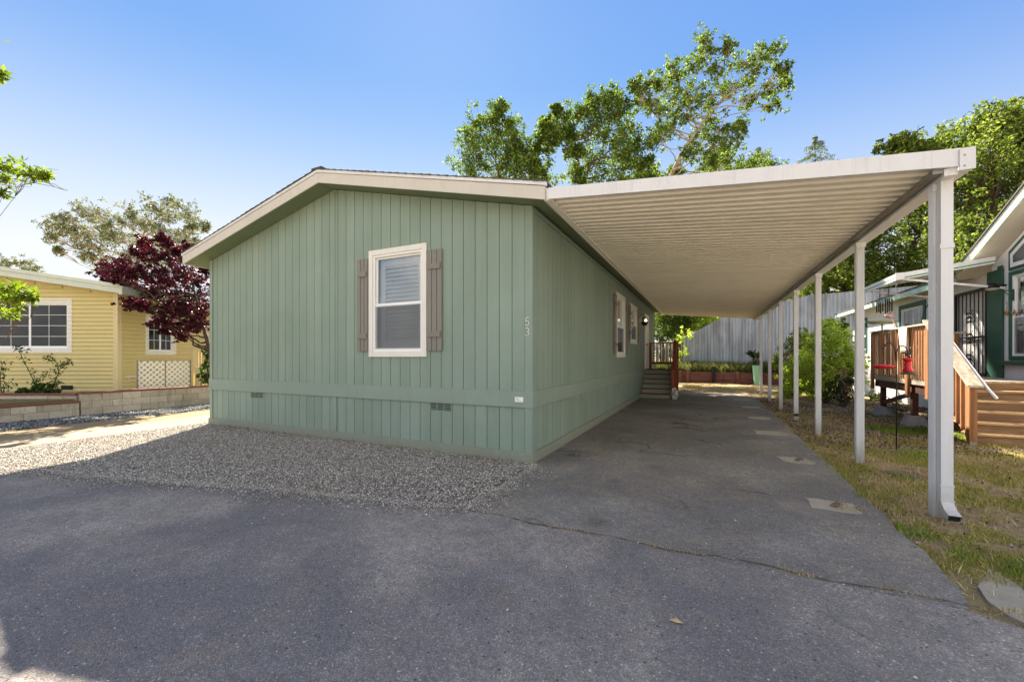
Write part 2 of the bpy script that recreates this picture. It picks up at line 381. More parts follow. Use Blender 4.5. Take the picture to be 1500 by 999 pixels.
def corrmat():
    t = NT('galvanised_sheet'); v = t.coord((1,1,.05), 'World'); n1 = t.noise(v, 3.2, 6, .7); n2 = t.noise(t.coord((1,1,.5), 'World'), 1.3, 5)
    c = t.ramp(n1, [(.3, lin((112,116,124))), (.7, lin((178,182,188)))])
    c = t.mix(t.ramp(n2, [(.48, 0.), (.7, .55)]), c, lin((100,94,90)))
    t.bsdf(c, .55, .35, .5, n1, .2, .01); return t.m
M['corr'] = corrmat()
def shinglemat():
    t = NT('grey_shingle'); g = t.n('ShaderNodeNewGeometry'); c = t.ramp(g.outputs['Random Per Island'], [(0., lin((70,70,72))), (1., lin((104,102,102)))])
    n = t.noise(t.coord((1,1,1), 'World'), 80, 3, .7); c = t.mix(t.ramp(n, [(.4, 0.), (.7, .4)]), c, lin((60,58,58)))
    t.bsdf(c, .9, 0, .2, n, .5, .004); return t.m
M['shingle'] = shinglemat()
def lampmat():
    t = NT('lit_lamp_glass'); e = t.n('ShaderNodeEmission'); e.inputs['Color'].default_value = (1,.72,.38,1); e.inputs['Strength'].default_value = 1.1
    t.l(e.outputs[0], t.out.inputs['Surface']); return t.m
M['lamp'] = lampmat()

# ------------------------------------------------------------------ camera, light, sky
cam = bpy.data.cameras.new('camera'); camo = bpy.data.objects.new('camera', cam); COL.objects.link(camo)
camo.location = (0, 0, CAMH); camo.rotation_euler = (R(90), 0, YAW)
cam.sensor_width = 36; cam.lens = F/1500*36; cam.shift_y = (CY-499.5)/1500; cam.clip_start = .05; cam.clip_end = 2000
scene.camera = camo

EL = R(42.65); SUNV = Vector((-.588*math.cos(EL), .809*math.cos(EL), math.sin(EL))).normalized()
sun = bpy.data.lights.new('sun', 'SUN'); sun.energy = 5.0; sun.angle = R(.53); sun.color = (1, .885, .72)
suno = bpy.data.objects.new('sun', sun); COL.objects.link(suno); suno.rotation_euler = SUNV.to_track_quat('Z', 'Y').to_euler(); suno.location = (-20, 30, 40)
w = bpy.data.worlds.new('World'); scene.world = w; w.use_nodes = True; nt = w.node_tree; nt.nodes.clear()
sky = nt.nodes.new('ShaderNodeTexSky'); sky.sky_type = 'NISHITA'; sky.sun_disc = False
sky.sun_elevation = EL; sky.sun_rotation = math.atan2(SUNV.x, SUNV.y); sky.air_density = 1.0; sky.dust_density = .05; sky.ozone_density = 1.0
EXPO = 2.32
FILL_CLOUD = 2.1
bg = nt.nodes.new('ShaderNodeBackground'); bg.inputs['Strength'].default_value = .10
wo = nt.nodes.new('ShaderNodeOutputWorld'); nt.links.new(bg.outputs[0], wo.inputs['Surface'])
def wn(typ, *ins, **kw):
    o = nt.nodes.new(typ)
    for k, v in kw.items(): setattr(o, k, v)
    for i, v in ins:
        if hasattr(v, 'is_linked'): nt.links.new(v, o.inputs[i])
        else: o.inputs[i].default_value = v
    return o
# soft shoulder on the sky so that its brightest part near the sun keeps some colour
SKYK, SKYMAX = 0.13, 1.06
neg = wn('ShaderNodeVectorMath', (0, sky.outputs[0]), (1, (-SKYK*1.05, -SKYK*1.5, -SKYK*3.3)), operation='MULTIPLY')
sep = wn('ShaderNodeSeparateXYZ', (0, neg.outputs[0]))
ch = []
for i in range(3):
    e = wn('ShaderNodeMath', (0, sep.outputs[i]), operation='EXPONENT')
    ch.append(wn('ShaderNodeMath', (0, 1.), (1, e.outputs[0]), operation='SUBTRACT').outputs[0])
comb = wn('ShaderNodeCombineXYZ', (0, ch[0]), (1, ch[1]), (2, ch[2]))
base = wn('ShaderNodeVectorMath', (0, comb.outputs[0]), (1, (SKYMAX*10/2**EXPO,)*3), operation='MULTIPLY')
# pale haze low in the sky, strongest below the sun
tcw = wn('ShaderNodeTexCoord'); spw = wn('ShaderNodeSeparateXYZ', (0, tcw.outputs['Generated']))
hz = wn('ShaderNodeMapRange', (0, spw.outputs[2]), (1, .56), (2, .02), (3, 0.), (4, 1.))
hp = wn('ShaderNodeMath', (0, hz.outputs[0]), (1, 1.5), operation='POWER')
hd = wn('ShaderNodeVectorMath', (0, tcw.outputs['Generated']), (1, (-.588, .809, 0)), operation='DOT_PRODUCT')
ha = wn('ShaderNodeMapRange', (0, hd.outputs['Value']), (1, -.2), (2, .95), (3, .28), (4, 2.0))
hf_ = wn('ShaderNodeMath', (0, hp.outputs[0]), (1, ha.outputs[0]), operation='MULTIPLY', use_clamp=True)
hm = wn('ShaderNodeMix', (0, hf_.outputs[0]), (4, base.outputs[0]), (5, (.96*10/2**EXPO, 1.0*10/2**EXPO, 1.06*10/2**EXPO)), data_type='VECTOR')
# unseen bright clouds added behind the camera to lift the shaded fronts
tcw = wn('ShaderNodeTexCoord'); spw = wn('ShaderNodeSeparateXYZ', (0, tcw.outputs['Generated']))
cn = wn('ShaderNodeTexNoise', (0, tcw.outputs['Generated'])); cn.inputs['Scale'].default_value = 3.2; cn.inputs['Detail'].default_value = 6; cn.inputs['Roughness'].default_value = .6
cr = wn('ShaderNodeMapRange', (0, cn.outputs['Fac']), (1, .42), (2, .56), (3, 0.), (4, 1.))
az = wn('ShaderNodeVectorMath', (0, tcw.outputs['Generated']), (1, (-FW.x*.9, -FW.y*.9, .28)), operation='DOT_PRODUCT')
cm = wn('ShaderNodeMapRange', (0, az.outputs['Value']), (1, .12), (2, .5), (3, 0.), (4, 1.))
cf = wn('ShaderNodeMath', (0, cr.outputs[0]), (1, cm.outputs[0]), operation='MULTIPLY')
mixw = wn('ShaderNodeMix', (0, cf.outputs[0]), (4, hm.outputs[1]), (5, (FILL_CLOUD*10/2**EXPO*1.0, FILL_CLOUD*10/2**EXPO*.97, FILL_CLOUD*10/2**EXPO*.92)), data_type='VECTOR')
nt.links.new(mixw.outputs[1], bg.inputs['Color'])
vs = scene.view_settings; vs.view_transform = 'Standard'; vs.look = 'None'; vs.gamma = 1; vs.use_curve_mapping = False; vs.exposure = EXPO
scene.cycles.max_bounces = 8; scene.cycles.diffuse_bounces = 5; scene.cycles.glossy_bounces = 3; scene.cycles.transparent_max_bounces = 12
scene.cycles.use_denoising = True; scene.cycles.caustics_reflective = False; scene.cycles.caustics_refractive = False

# ------------------------------------------------------------------ the setting: ground, road, drive
XR, YF, WID, XL, YB = -2.154, 5.141, 7.548, -9.702, 19.71
XM = (XR + XL)/2

def sheet(name, poly, z, mat, thick=0, jit=0, seg=.25):
    """flat sheet from an outline; long edges are broken up and jittered by jit"""
    pts = []
    for i, p in enumerate(poly):
        q = poly[(i+1) % len(poly)]
        L = math.hypot(q[0]-p[0], q[1]-p[1]); n = max(1, int(L/seg)) if jit and L < 40 else 1
        for k in range(n):
            t = k/n; x = p[0]+(q[0]-p[0])*t; y = p[1]+(q[1]-p[1])*t
            if jit and k: x += jit*mnoise.noise((x*2.1, y*2.1, z+3))*1.3 + jit*.5*mnoise.noise((x*8, y*8, 5)); y += jit*mnoise.noise((x*2.1+9, y*2.1, z))*1.3 + jit*.5*mnoise.noise((x*8, y*8, 9))
            pts.append((x, y, z))
    m = MB()
    if thick: m.prism(pts, (0,0,-thick))
    else: m.add(pts, [tuple(range(len(pts)))])
    return struct(m.build(name, mat))

sheet('ground', [(-400,-400),(400,-400),(400,400),(-400,400)], -.06, M['ground'])
ROADEDGE = [(40,3.6),(1.75,3.12),(1.3,3.27),(-.16,3.31),(-2.05,3.36),(-2.4,3.24),(-4.4,2.86),(-6.1,2.42),(-7.7,2.08),(-8.6,1.8),(-40,-4.0)]
sheet('road', ROADEDGE + [(-40,-12),(40,-3.6)], -.004, M['road'], .05, .06, .12)
sheet('driveway', [(-2.1,3.30),(1.36,3.24),(1.44,3.5),(1.46,4.7),(1.51,6.7),(1.52,9.8),(1.57,16.4),(1.3,18.4),(-2.1,18.9),(-2.154,14),(-2.154,5.0)], 0, M['drive'], .05, .03, .12)
sheet('gravel_bed', [(-2.08,5.3),(-2.08,3.2),(-4.4,2.7),(-8.9,1.4),(-9.9,2.0),(-10.05,5),(-10.05,24),(-9.4,24),(-9.4,5.3)], -.014, M['bed'], .02, .02)
sheet('path', [(-10.05,5.2),(-10.05,3.4),(-9.9,2.2),(-9.6,.8),(-10.9,.6),(-11.15,2.4),(-11.2,4.0),(-11.3,24),(-10.0,24)], 0, M['patio'], .05, .02)
sheet('dirt', [(-11.1,.4),(-11.1,24),(-12.75,24),(-12.75,.2)], -.02, M['dirt'], .02, .05)
sheet('side_gravel_bed', [(-12.7,-.6),(-12.7,24),(-14.3,24),(-14.3,-.8)], -.016, M['bed'], .02, .05)
sheet('terrace', [(-14.35,-1),(-14.35,24),(-45,40),(-45,-14)], .40, M['soil'], .5)
# right-hand yard: gently uneven
def yard():
    xs = np.linspace(1.2, 14, 90); ys = np.linspace(3.15, 30, 170)
    V = []; 
    for y in ys:
        for x in xs:
            z = -.03 + .03*mnoise.noise((x*.8, y*.8, 1)) + .012*mnoise.noise((x*4, y*4, 2))
            if x < 1.75: z = min(z, -.018)
            V.append((x, y, z))
    n = len(xs); Fq = [(j*n+i, j*n+i+1, (j+1)*n+i+1, (j+1)*n+i) for j in range(len(ys)-1) for i in range(n-1)]
    return struct(np_mesh('yard', V, Fq, M['yard']))
yard()
sheet('back_yard', [(-10,18.2),(1.6,18.2),(1.6,25.6),(-10,25.6)], -.022, M['yard'], .02, .1)
# raised bank behind the timber edging and rising towards the tree line
def bank():
    xs = np.linspace(-24, 30, 70); ys = np.linspace(25.7, 75, 40); V = []
    for y in ys:
        for x in xs:
            s = min(1, max(0, (x+1)/8)); V.append((x, y, .5 + (y-25.7)*.055*(.4+s) + s*1.0*min(1, (y-25.7)/3) + .12*mnoise.noise((x*.6, y*.6, 4))))
    n = len(xs); Fq = [(j*n+i, j*n+i+1, (j+1)*n+i+1, (j+1)*n+i) for j in range(len(ys)-1) for i in range(n-1)]
    return struct(np_mesh('hillside', V, Fq, M['soil']))
bank()
# bits of concrete kerb / apron at the road's right edge
gp = lambda u, v: tuple(at(u, v, F*CAMH/(v-CY)))[:2]
sheet('apron', [gp(1446,826),gp(1500,858),gp(1640,905),gp(1640,985),gp(1500,905),gp(1462,884),gp(1432,852)], -.024, M['concrete'], .06, .03, .06)

# ------------------------------------------------------------------ gravel, litter, grass (uncountable)
def stones(name, inside, bounds, n, smin, smax, z, mat, label, cat):
    if bounds is None: P = n
    else:
        x0, x1, y0, y1 = bounds
        P = rng.random((int(n), 2))*[x1-x0, y1-y0] + [x0, y0]
        P = P[[inside(p[0], p[1]) for p in P]]
    k = len(P); s = smin + (smax-smin)*rng.random(k)**2
    base = np.array([(1,0,0),(0,1,0),(-1,0,0),(0,-1,0),(0,0,1),(0,0,-1)], float)
    fac = np.array([(0,1,4),(1,2,4),(2,3,4),(3,0,4),(1,0,5),(2,1,5),(3,2,5),(0,3,5)])
    j = base[None] * (1 + .5*(rng.random((k, 6, 1))-.5)) * (s[:, None, None]*.5) * np.stack([np.ones(k), .6+.4*rng.random(k), .45+.3*rng.random(k)], 1)[:, None]
    a = rng.random(k)*6.283; ca, sa = np.cos(a), np.sin(a)
    X = j[..., 0]*ca[:, None]-j[..., 1]*sa[:, None]; Y = j[..., 0]*sa[:, None]+j[..., 1]*ca[:, None]
    tl = (rng.random(k)-.5)*1.2; Z = j[..., 2] + X*np.sin(tl)[:, None]*.6
    zz = z + s*.12 + .008*rng.random(k)
    V = np.stack([X+P[:, 0:1], Y+P[:, 1:2], Z+zz[:, None]], -1).reshape(-1, 3)
    Fq = (fac[None] + (np.arange(k)*6)[:, None, None]).reshape(-1, 3)
    o = np_mesh(name, V, Fq, mat, k=3)
    tag(o, label, cat, kind='stuff'); return o
def edge_y(x):                                   # road edge height in plan
    for (a, b) in zip(ROADEDGE[:-1], ROADEDGE[1:]):
        if b[0] <= x <= a[0]: return a[1] + (b[1]-a[1])*(x-a[0])/(b[0]-a[0]+1e-9)
    return 0
def in_front(x, y):
    e = edge_y(x) + .10*mnoise.noise((x*1.7, y*1.7, 0)) + .05*mnoise.noise((x*7, y*7, 0))
    if y > 5.12 and x > XL-.02: return False
    if x < -10.02+.06*mnoise.noise((y*3, 0, 0)): return False
    if x > -2.10 + .2*mnoise.noise((y*2.5, 3, 0)) + .08*mnoise.noise((y*9, 3, 0)): return False
    return y > e - .02
gp_ = rng.random((270000, 2))*[8.4, 4.2] + [-10.1, 1.4]; gq_ = rng.random((26000, 2))*[.75, 6] + [-10.1, 5.6]
GP = np.concatenate([gp_, gq_]); GP = GP[[in_front(p[0], p[1]) for p in GP]]
stones('front_gravel', None, None, GP, .008, .028, -.003, M['gravel'], 'crushed grey and tan gravel strip along the front of the green house', 'gravel')
stones('side_gravel', lambda x, y: True, (-14.05,-12.55,1.0,11), 16000, .02, .06, -.012, M['bluegravel'], 'blue grey gravel strip at the foot of the block wall', 'gravel')
def scatter_edge(x, y):
    e = edge_y(x); d = e - y
    return (0 < d < 1.3 and rng.random() < math.exp(-d*4.5)*.75) or (rng.random() < .012)
ex = rng.random(22000)*7.4 - 9.4; ey = np.array([edge_y(x) for x in ex]) + .07 - rng.exponential(.085, 22000)*(.5 + np.array([max(0, mnoise.noise((x*1.3, 4, 4))+.6) for x in ex]))
dx2 = -2.1 + rng.exponential(.09, 3500); dy2 = 3.3 + rng.random(3500)*1.75
fx = rng.random(1800)*10.5 - 9; fy = rng.random(1800)*11 + .6
LS = np.concatenate([np.stack([ex, ey], 1), np.stack([dx2, dy2], 1)[dx2 < XR + .1 + .5], np.stack([fx, fy], 1)[(fy < 5) | (fx > -2.1)]])
LS = LS[~((LS[:, 0] < XR+.03) & (LS[:, 1] > 5.1))]
stones('loose_stones', None, None, LS, .007, .022, .001, M['gravel'], 'loose little stones strewn over the asphalt beside the gravel', 'gravel')
stones('yard_stones', lambda x, y: mnoise.noise((x*.5, y*.5, 7)) > -.1 and (y > 8.5 or rng.random() < .3), (1.5,6.5,3.2,20), 42000, .010, .05, -.02, stonemat('yard_stone', [(0., (66,56,48)), (.6, (120,106,90)), (1., (170,160,146))]), 'small stones and chips lying in the dry yard', 'gravel')

def blades(name, n, inside, bounds, hmin, hmax, wid, lean, z, mat, label, cat, density=None):
    x0, x1, y0, y1 = bounds
    P = rng.random((int(n), 2))*[x1-x0, y1-y0] + [x0, y0]
    P = P[[inside(p[0], p[1]) for p in P]]; k = len(P)
    h = hmin + (hmax-hmin)*rng.random(k)**1.5; a = rng.random(k)*6.283; b = rng.random(k)*6.283; ln = lean*rng.random(k)
    dx, dy = np.cos(a)*wid*.5, np.sin(a)*wid*.5
    tx, ty = np.cos(b)*h*np.sin(ln), np.sin(b)*h*np.sin(ln); tz = h*np.cos(ln)
    zb = z if not callable(z) else np.array([z(p[0], p[1]) for p in P])
    zb = np.zeros(k) + zb
    v0 = np.stack([P[:, 0]-dx, P[:, 1]-dy, zb], 1); v1 = np.stack([P[:, 0]+dx, P[:, 1]+dy, zb], 1)
    v2 = np.stack([P[:, 0]+tx*.5+dx*.7, P[:, 1]+ty*.5+dy*.7, zb+tz*.62], 1); v3 = np.stack([P[:, 0]+tx, P[:, 1]+ty, zb+tz], 1)
    V = np.stack([v0, v1, v2, v3], 1).reshape(-1, 3); Fq = np.arange(4*k).reshape(-1, 4)
    return tag(np_mesh(name, V, Fq, mat), label, cat, kind='stuff')
def yz(x, y): return -.035 + .03*mnoise.noise((x*.8, y*.8, 1)) + .012*mnoise.noise((x*4, y*4, 2))
def yedge(x, y): return x > 1.46 + .06*mnoise.noise((y*4, 1, 1)) and y > 3.17 + .05*mnoise.noise((x*4, 1, 1))
def nearz(x, y): return 1. if y < 9.5 else .3
blades('dry_grass', 200000, lambda x, y: yedge(x, y) and rng.random() < (.13 + 1.2*max(0, mnoise.noise((x*1.3, y*1.3, 11))+.5*mnoise.noise((x*5, y*5, 1))+.12)) * nearz(x, y), (1.45,6.2,3.1,13), .02, .075, .006, 1.55, lambda x, y: yz(x, y)+.012, M['straw'], 'flattened dry straw coloured grass across the yard beside the carport', 'grass')
blades('yard_grass', 260000, lambda x, y: yedge(x, y) and rng.random() < nearz(x, y) and mnoise.noise((x*1.1, y*1.1, 3)) + .7*mnoise.noise((x*4, y*4, 3)) > -.06 + (.12 if y > 9 else 0), (1.45,6.2,3.1,14), .02, .06, .006, 1.2, lambda x, y: yz(x, y)+.006, M['grass'], 'patchy yellow green grass growing in the yard beside the carport', 'grass')
def tufts(x, y):
    for (cx, cy, r) in [(2.05,4.0,.22),(1.56,4.45,.13),(1.72,4.15,.1),(2.5,4.25,.15),(3.55,10.6,.55),(3.2,10.9,.4),(3.9,10.9,.4),(2.7,3.95,.16),(1.5,6.2,.08),(2.15,6.5,.12),(1.45,5.4,.06),(4.2,10.3,.3),(2.9,8.2,.25)]:
        if math.hypot(x-cx, y-cy) < r*(.7+.5*rng.random()): return True
    return False
blades('green_tufts', 130000, tufts, (1.3,5,3.6,12), .03, .10, .006, .8, yz, M['freshgrass'], 'fresh green grass tufts at the deck footings and the asphalt edge', 'grass')
blades('weeds', 42000, lambda x, y: mnoise.noise((x*.8, y*.8, 5)) > -.3, (-3,9,25.75,27.9), .15, .75, .02, .7, lambda x, y: .5+(y-25.7)*.06, M['weeds'], 'tall dry and green weeds on the bank behind the timber edging', 'weeds')
blades('dry_needles', 16000, lambda x, y: rng.random() < math.exp(-(5.11-y)*5)*(.3+max(0, mnoise.noise((x*1.2, 3, 1)))), (-9.7,-2.2,4.2,5.1), .02, .07, .005, 1.55, .012, leafmat('brown_needles', [(0., (84,58,38)), (1., (148,108,72))], .1), 'brown dry needles drifted against the base of the green house front', 'needles')
blades('dead_leaves', 20000, lambda x, y: mnoise.noise((x*.7, y*.7, 21)) > -.05 and rng.random() < (.8 if y > 8.3 else .12), (1.6,6,3.3,17), .02, .05, .028, 1.5, lambda x, y: yz(x, y)+.014, leafmat('brown_leaf_litter', [(0., (62,42,32)), (.6, (112,80,58)), (1., (156,122,88))], .1), 'brown dead leaves scattered over the yard and under the deck', 'leaves')
blades('pad_grass', 5000, lambda x, y: math.hypot(x-1.22, y-4.92) < .16*rng.random()+.03 or (abs(math.hypot(x-1.14, y-6.88)-.2) < .02 and rng.random() < .25), (.85,1.45,4.6,7.2), .02, .06, .004, 1.3, .004, M['straw'], 'dead grass sprouting from the cracked concrete footing pads', 'grass')
blades('seam_grass', 9000, lambda x, y: abs(y-(3.30+.05*mnoise.noise((x*2, 0, 0)))) < .03*(.6+mnoise.noise((x*3, 2, 0))) and mnoise.noise((x*2.3, 1, 8)) > .0, (-1.2,1.9,3.1,3.5), .01, .035, .005, 1.45, .0, M['straw'], 'dead grass caught in the seam between road and driveway', 'grass')
blades('back_grass', 22000, lambda x, y: mnoise.noise((x*.9, y*.7, 6)) > .0, (-3,3.5,18.3,25.4), .03, .09, .012, 1.3, -.02, M['straw'], 'thin patchy grass beyond the end of the driveway', 'grass')

# seam line between road and driveway, and the pale scratch on the road
def ribbon(name, pts, wd, z, mat, jit=.3):
    V = []; 
    for i, p in enumerate(pts):
        q = pts[min(i+1, len(pts)-1)]; o = pts[max(i-1, 0)]; d = Vector((q[0]-o[0], q[1]-o[1], 0)).normalized(); nrm = Vector((-d.y, d.x, 0))
        ww = wd*(1-jit+2*jit*random.random())*.5
        V += [(p[0]+nrm.x*ww, p[1]+nrm.y*ww, z), (p[0]-nrm.x*ww, p[1]-nrm.y*ww, z)]
    m = MB(); m.add(V, [(2*i, 2*i+1, 2*i+3, 2*i+2) for i in range(len(pts)-1)])
    return struct(m.build(name, mat))
seam = [(x, 3.30+.05*mnoise.noise((x*2, 0, 0))+.02*mnoise.noise((x*9, 0, 0))) for x in np.arange(-2.05, 1.45, .04)]
seam = [(x, y) for x, y in seam]
ribbon('road_seam', seam, .011, .0035, paint('seam_dirt', (84,76,66), .95, .4, 20), .95)
sc = [at(u, v, F*CAMH/(v-CY)) for (u, v) in ((1212,884),(1216,893),(1222,905),(1236,915),(1252,921),(1266,930),(1280,938))]
ribbon('road_scratch', [(p.x, p.y) for p in sc], .006, .0005, paint('chalky_scuff', (136,130,128), .95, .25, 60), .5)

# ------------------------------------------------------------------ green house
house = thing('mobile_home', (XM, YF, 0), 'sage green single-storey manufactured home with low gable roof and vertical siding', 'house')
SL = .2366
ZE = 3.45                                                     # underside of the roof at the eave line
EX0, EX1 = XL-.36, XR+.325                                    # eave lines
def zs(x): return ZE + SL*(min(x-EX0, EX1-x))                 # underside of roof over x
def build_front():
    m = MB(); p = .2; g = .010
    wx0, wx1, wz0, wz1 = -5.03, -3.99, 1.53, 3.15
    x = XR - .1
    xs = [XR-.1]
    while xs[-1] - p > XL+.1: xs.append(xs[-1]-p)
    xs.append(XL+.1)
    def pl(xa, xb, z0, z1=None):
        ta, tb = (zs(xa)-.01, zs(xb)-.01) if z1 is None else (z1, z1)
        m.prism([(xa,YF,z0),(xb,YF,z0),(xb,YF,tb),(xa,YF,ta)], (0,.018,0))
    for b, a in zip(xs[:-1], xs[1:]):
        aa, bb = a+g/2, b-g/2
        for (lo, hi) in ((.14, .753), (.983, None)):
            if hi is None and aa < wx1 and bb > wx0:          # around the window opening
                pl(aa, bb, lo, wz0); pl(aa, bb, wz1)
                if aa < wx0-.004: pl(aa, wx0, wz0, wz1)
                if bb > wx1+.004: pl(wx1, bb, wz0, wz1)
            else: 
                if aa < XM < bb and hi is None: pl(aa, XM, lo); pl(XM+g, bb, lo)
                else: pl(aa, bb, lo, hi)
    for (a, b) in ((XL, XL+.1-g/2), (XR-.1+g/2, XR)):
        m.prism([(a,YF-.016,.14),(b,YF-.016,.14),(b,YF-.016,zs(b)-.01),(a,YF-.016,zs(a)-.01)], (0,.034,0))
    # sheathing behind the grooves, with the window opening left out
    for (a, b, z0, z1) in ((XL+.02, wx0, 0, None), (wx1, XR-.02, 0, None), (wx0, wx1, 0, wz0)):
        if z1: m.box(a, b, YF+.0182, YF+.05, z0, z1)
        else:
            mid = [XM] if a < XM < b else []
            top = [(q, YF+.0182, zs(q)-.02) for q in [b]+mid+[a]]
            m.prism([(a,YF+.0182,z0),(b,YF+.0182,z0)]+top, (0,.03,0))
    m.prism([(wx0,YF+.0182,wz1),(wx1,YF+.0182,wz1),(wx1,YF+.0182,zs(wx1)-.02),(wx0,YF+.0182,zs(wx0)-.02)], (0,.03,0))
    return m.build('wall', M['green'], house)
build_front()
SW = [(10.95,12.05,1.53,3.1), (13.18,14.3,1.97,3.06)]           # side window openings (y0,y1,z0,z1)
def build_side():
    m = MB(); p = .2; g = .009; ZT = 3.515
    y = YF+.02; ys = []
    while y < YB: ys.append(y); y += p
    ys.append(YB)
    def pl(a, b, z0, z1): m.box(XR-.018, XR, a, b, z0, z1)
    for a, b in zip(ys[:-1], ys[1:]):
        aa, bb = a+g/2, b-g/2; pl(aa, bb, .14, .753); hit = False
        for (y0, y1, z0, z1) in SW:
            if aa < y1 and bb > y0:
                hit = True; pl(aa, bb, .983, z0); pl(aa, bb, z1, ZT)
                if aa < y0-.004: pl(aa, y0, z0, z1)
                if bb > y1+.004: pl(y1, bb, z0, z1)
        if not hit: pl(aa, bb, .983, ZT)
    c = [YF+.05, SW[0][0], SW[0][1], SW[1][0], SW[1][1], YB]
    for i in (0, 2, 4): m.box(XR-.05, XR-.0182, c[i], c[i+1], 0, ZT)
    for (y0, y1, z0, z1) in SW: m.box(XR-.05, XR-.0182, y0, y1, 0, z0); m.box(XR-.05, XR-.0182, y0, y1, z1, ZT)
    m.box(XR, XR+.016, YF-.016, YF+.085, .14, ZT)             # corner board
    m.box(XR, XR+.016, YB-.1, YB, .14, ZT)
    return m.build('wall', M['green'], house)
build_side()
m = MB(); m.box(XL, XL+.05, YF+.02, YB, 0, 3.5); m.build('wall', M['green'], house)
m = MB(); m.prism([(XL+.05,YB-.05,0),(XR-.05,YB-.05,0),(XR-.05,YB-.05,3.5),(XM,YB-.05,zs(XM)-.02),(XL+.05,YB-.05,3.5)], (0,.05,0)); m.build('wall', M['green'], house)
m = MB(); m.box(XL-.02, XR+.022, YF-.026, YF, .753, .983); m.box(XR, XR+.022, YF, YB+.02, .753, .983); m.box(XL-.02, XL, YF, YB, .753, .983); m.build('belly_band', M['greentrim'], house, .004)
m = MB(); m.box(XL-.025, XR+.03, YF-.032, YF, -.02, .14); m.box(XR, XR+.03, YF, YB+.02, -.02, .14); m.box(XL-.025, XL, YF, YB, -.02, .14); m.build('base_board', M['greentrim'], house, .004)
m = MB(); m.box(XM-.045, XM+.05, YF-.012, YF-.001, .142, .752); m.build('seam_batten', M['greentrim'], house, .002)
m = MB(); m.box(XR+.001, XR+.03, YF+.086, YB-.1, 3.44, 3.50); m.build('frieze_trim', M['greentrim'], house, .003)
YO, YO2 = 4.79, YB+.35
# roof deck (underside is the painted soffit), boards and shingles
m = MB()
for s in (0, 1):
    e = EX0+.02 if s == 0 else EX1-.02
    m.prism([(e,YO+.025,zs(e)),(XM,YO+.025,zs(XM)),(XM,YO+.025,zs(XM)+.02),(e,YO+.025,zs(e)+.02)], (0, YO2-YO-.05, 0))
m.build('soffit', M['soffit'], house)
def fascia():
    for s in (0, 1):
        m = MB(); e = EX0 if s == 0 else EX1
        m.prism([(e,YO,zs(e)-.02),(XM,YO,zs(XM)-.02),(XM,YO,zs(XM)+.15),(e,YO,zs(e)+.15)], (0,.024,0)); m.build('fascia', M['cream'], house, .003)
        m = MB(); e2 = e + (-.02 if s == 0 else .02)
        m.prism([(e2,YO-.014,zs(e)+.152),(XM,YO-.014,zs(XM)+.152),(XM,YO-.014,zs(XM)+.198),(e2,YO-.014,zs(e)+.198)], (0,.04,0)); m.build('drip_edge', M['alum'], house)
        m = MB(); x0, x1 = (e-.0, e+.02) if s == 0 else (e-.02, e)
        m.box(x0, x1, YO+.026, YO2, zs(e)-.03, zs(e)+.15); m.build('fascia', M['cream'], house, .003)
fascia()
m = MB()
for s in (0, 1):
    e = EX0-.03 if s == 0 else EX1+.03; sg = 1 if s == 0 else -1
    L = abs(XM-e); n = 28
    for i in range(n):
        xa = e + sg*L*i/n; xb = e + sg*min(L, L*(i+1.25)/n)
        za = ZE+SL*abs(xa-(EX0 if s == 0 else EX1))*(1 if i else -1)+.20; zb_ = ZE+SL*abs(xb-(EX0 if s == 0 else EX1))+.20
        yj = YO-.022-.012*random.random()
        m.prism([(xa,yj,za+.004),(xb,yj,zb_-.004),(xb,yj,zb_+.003),(xa,yj,za+.018)], (0, YO2-yj, 0))
m.box(XM-.12, XM+.12, YO-.03, YO2, zs(XM)+.195, zs(XM)+.225)
m.build('roof', M['shingle'], house)

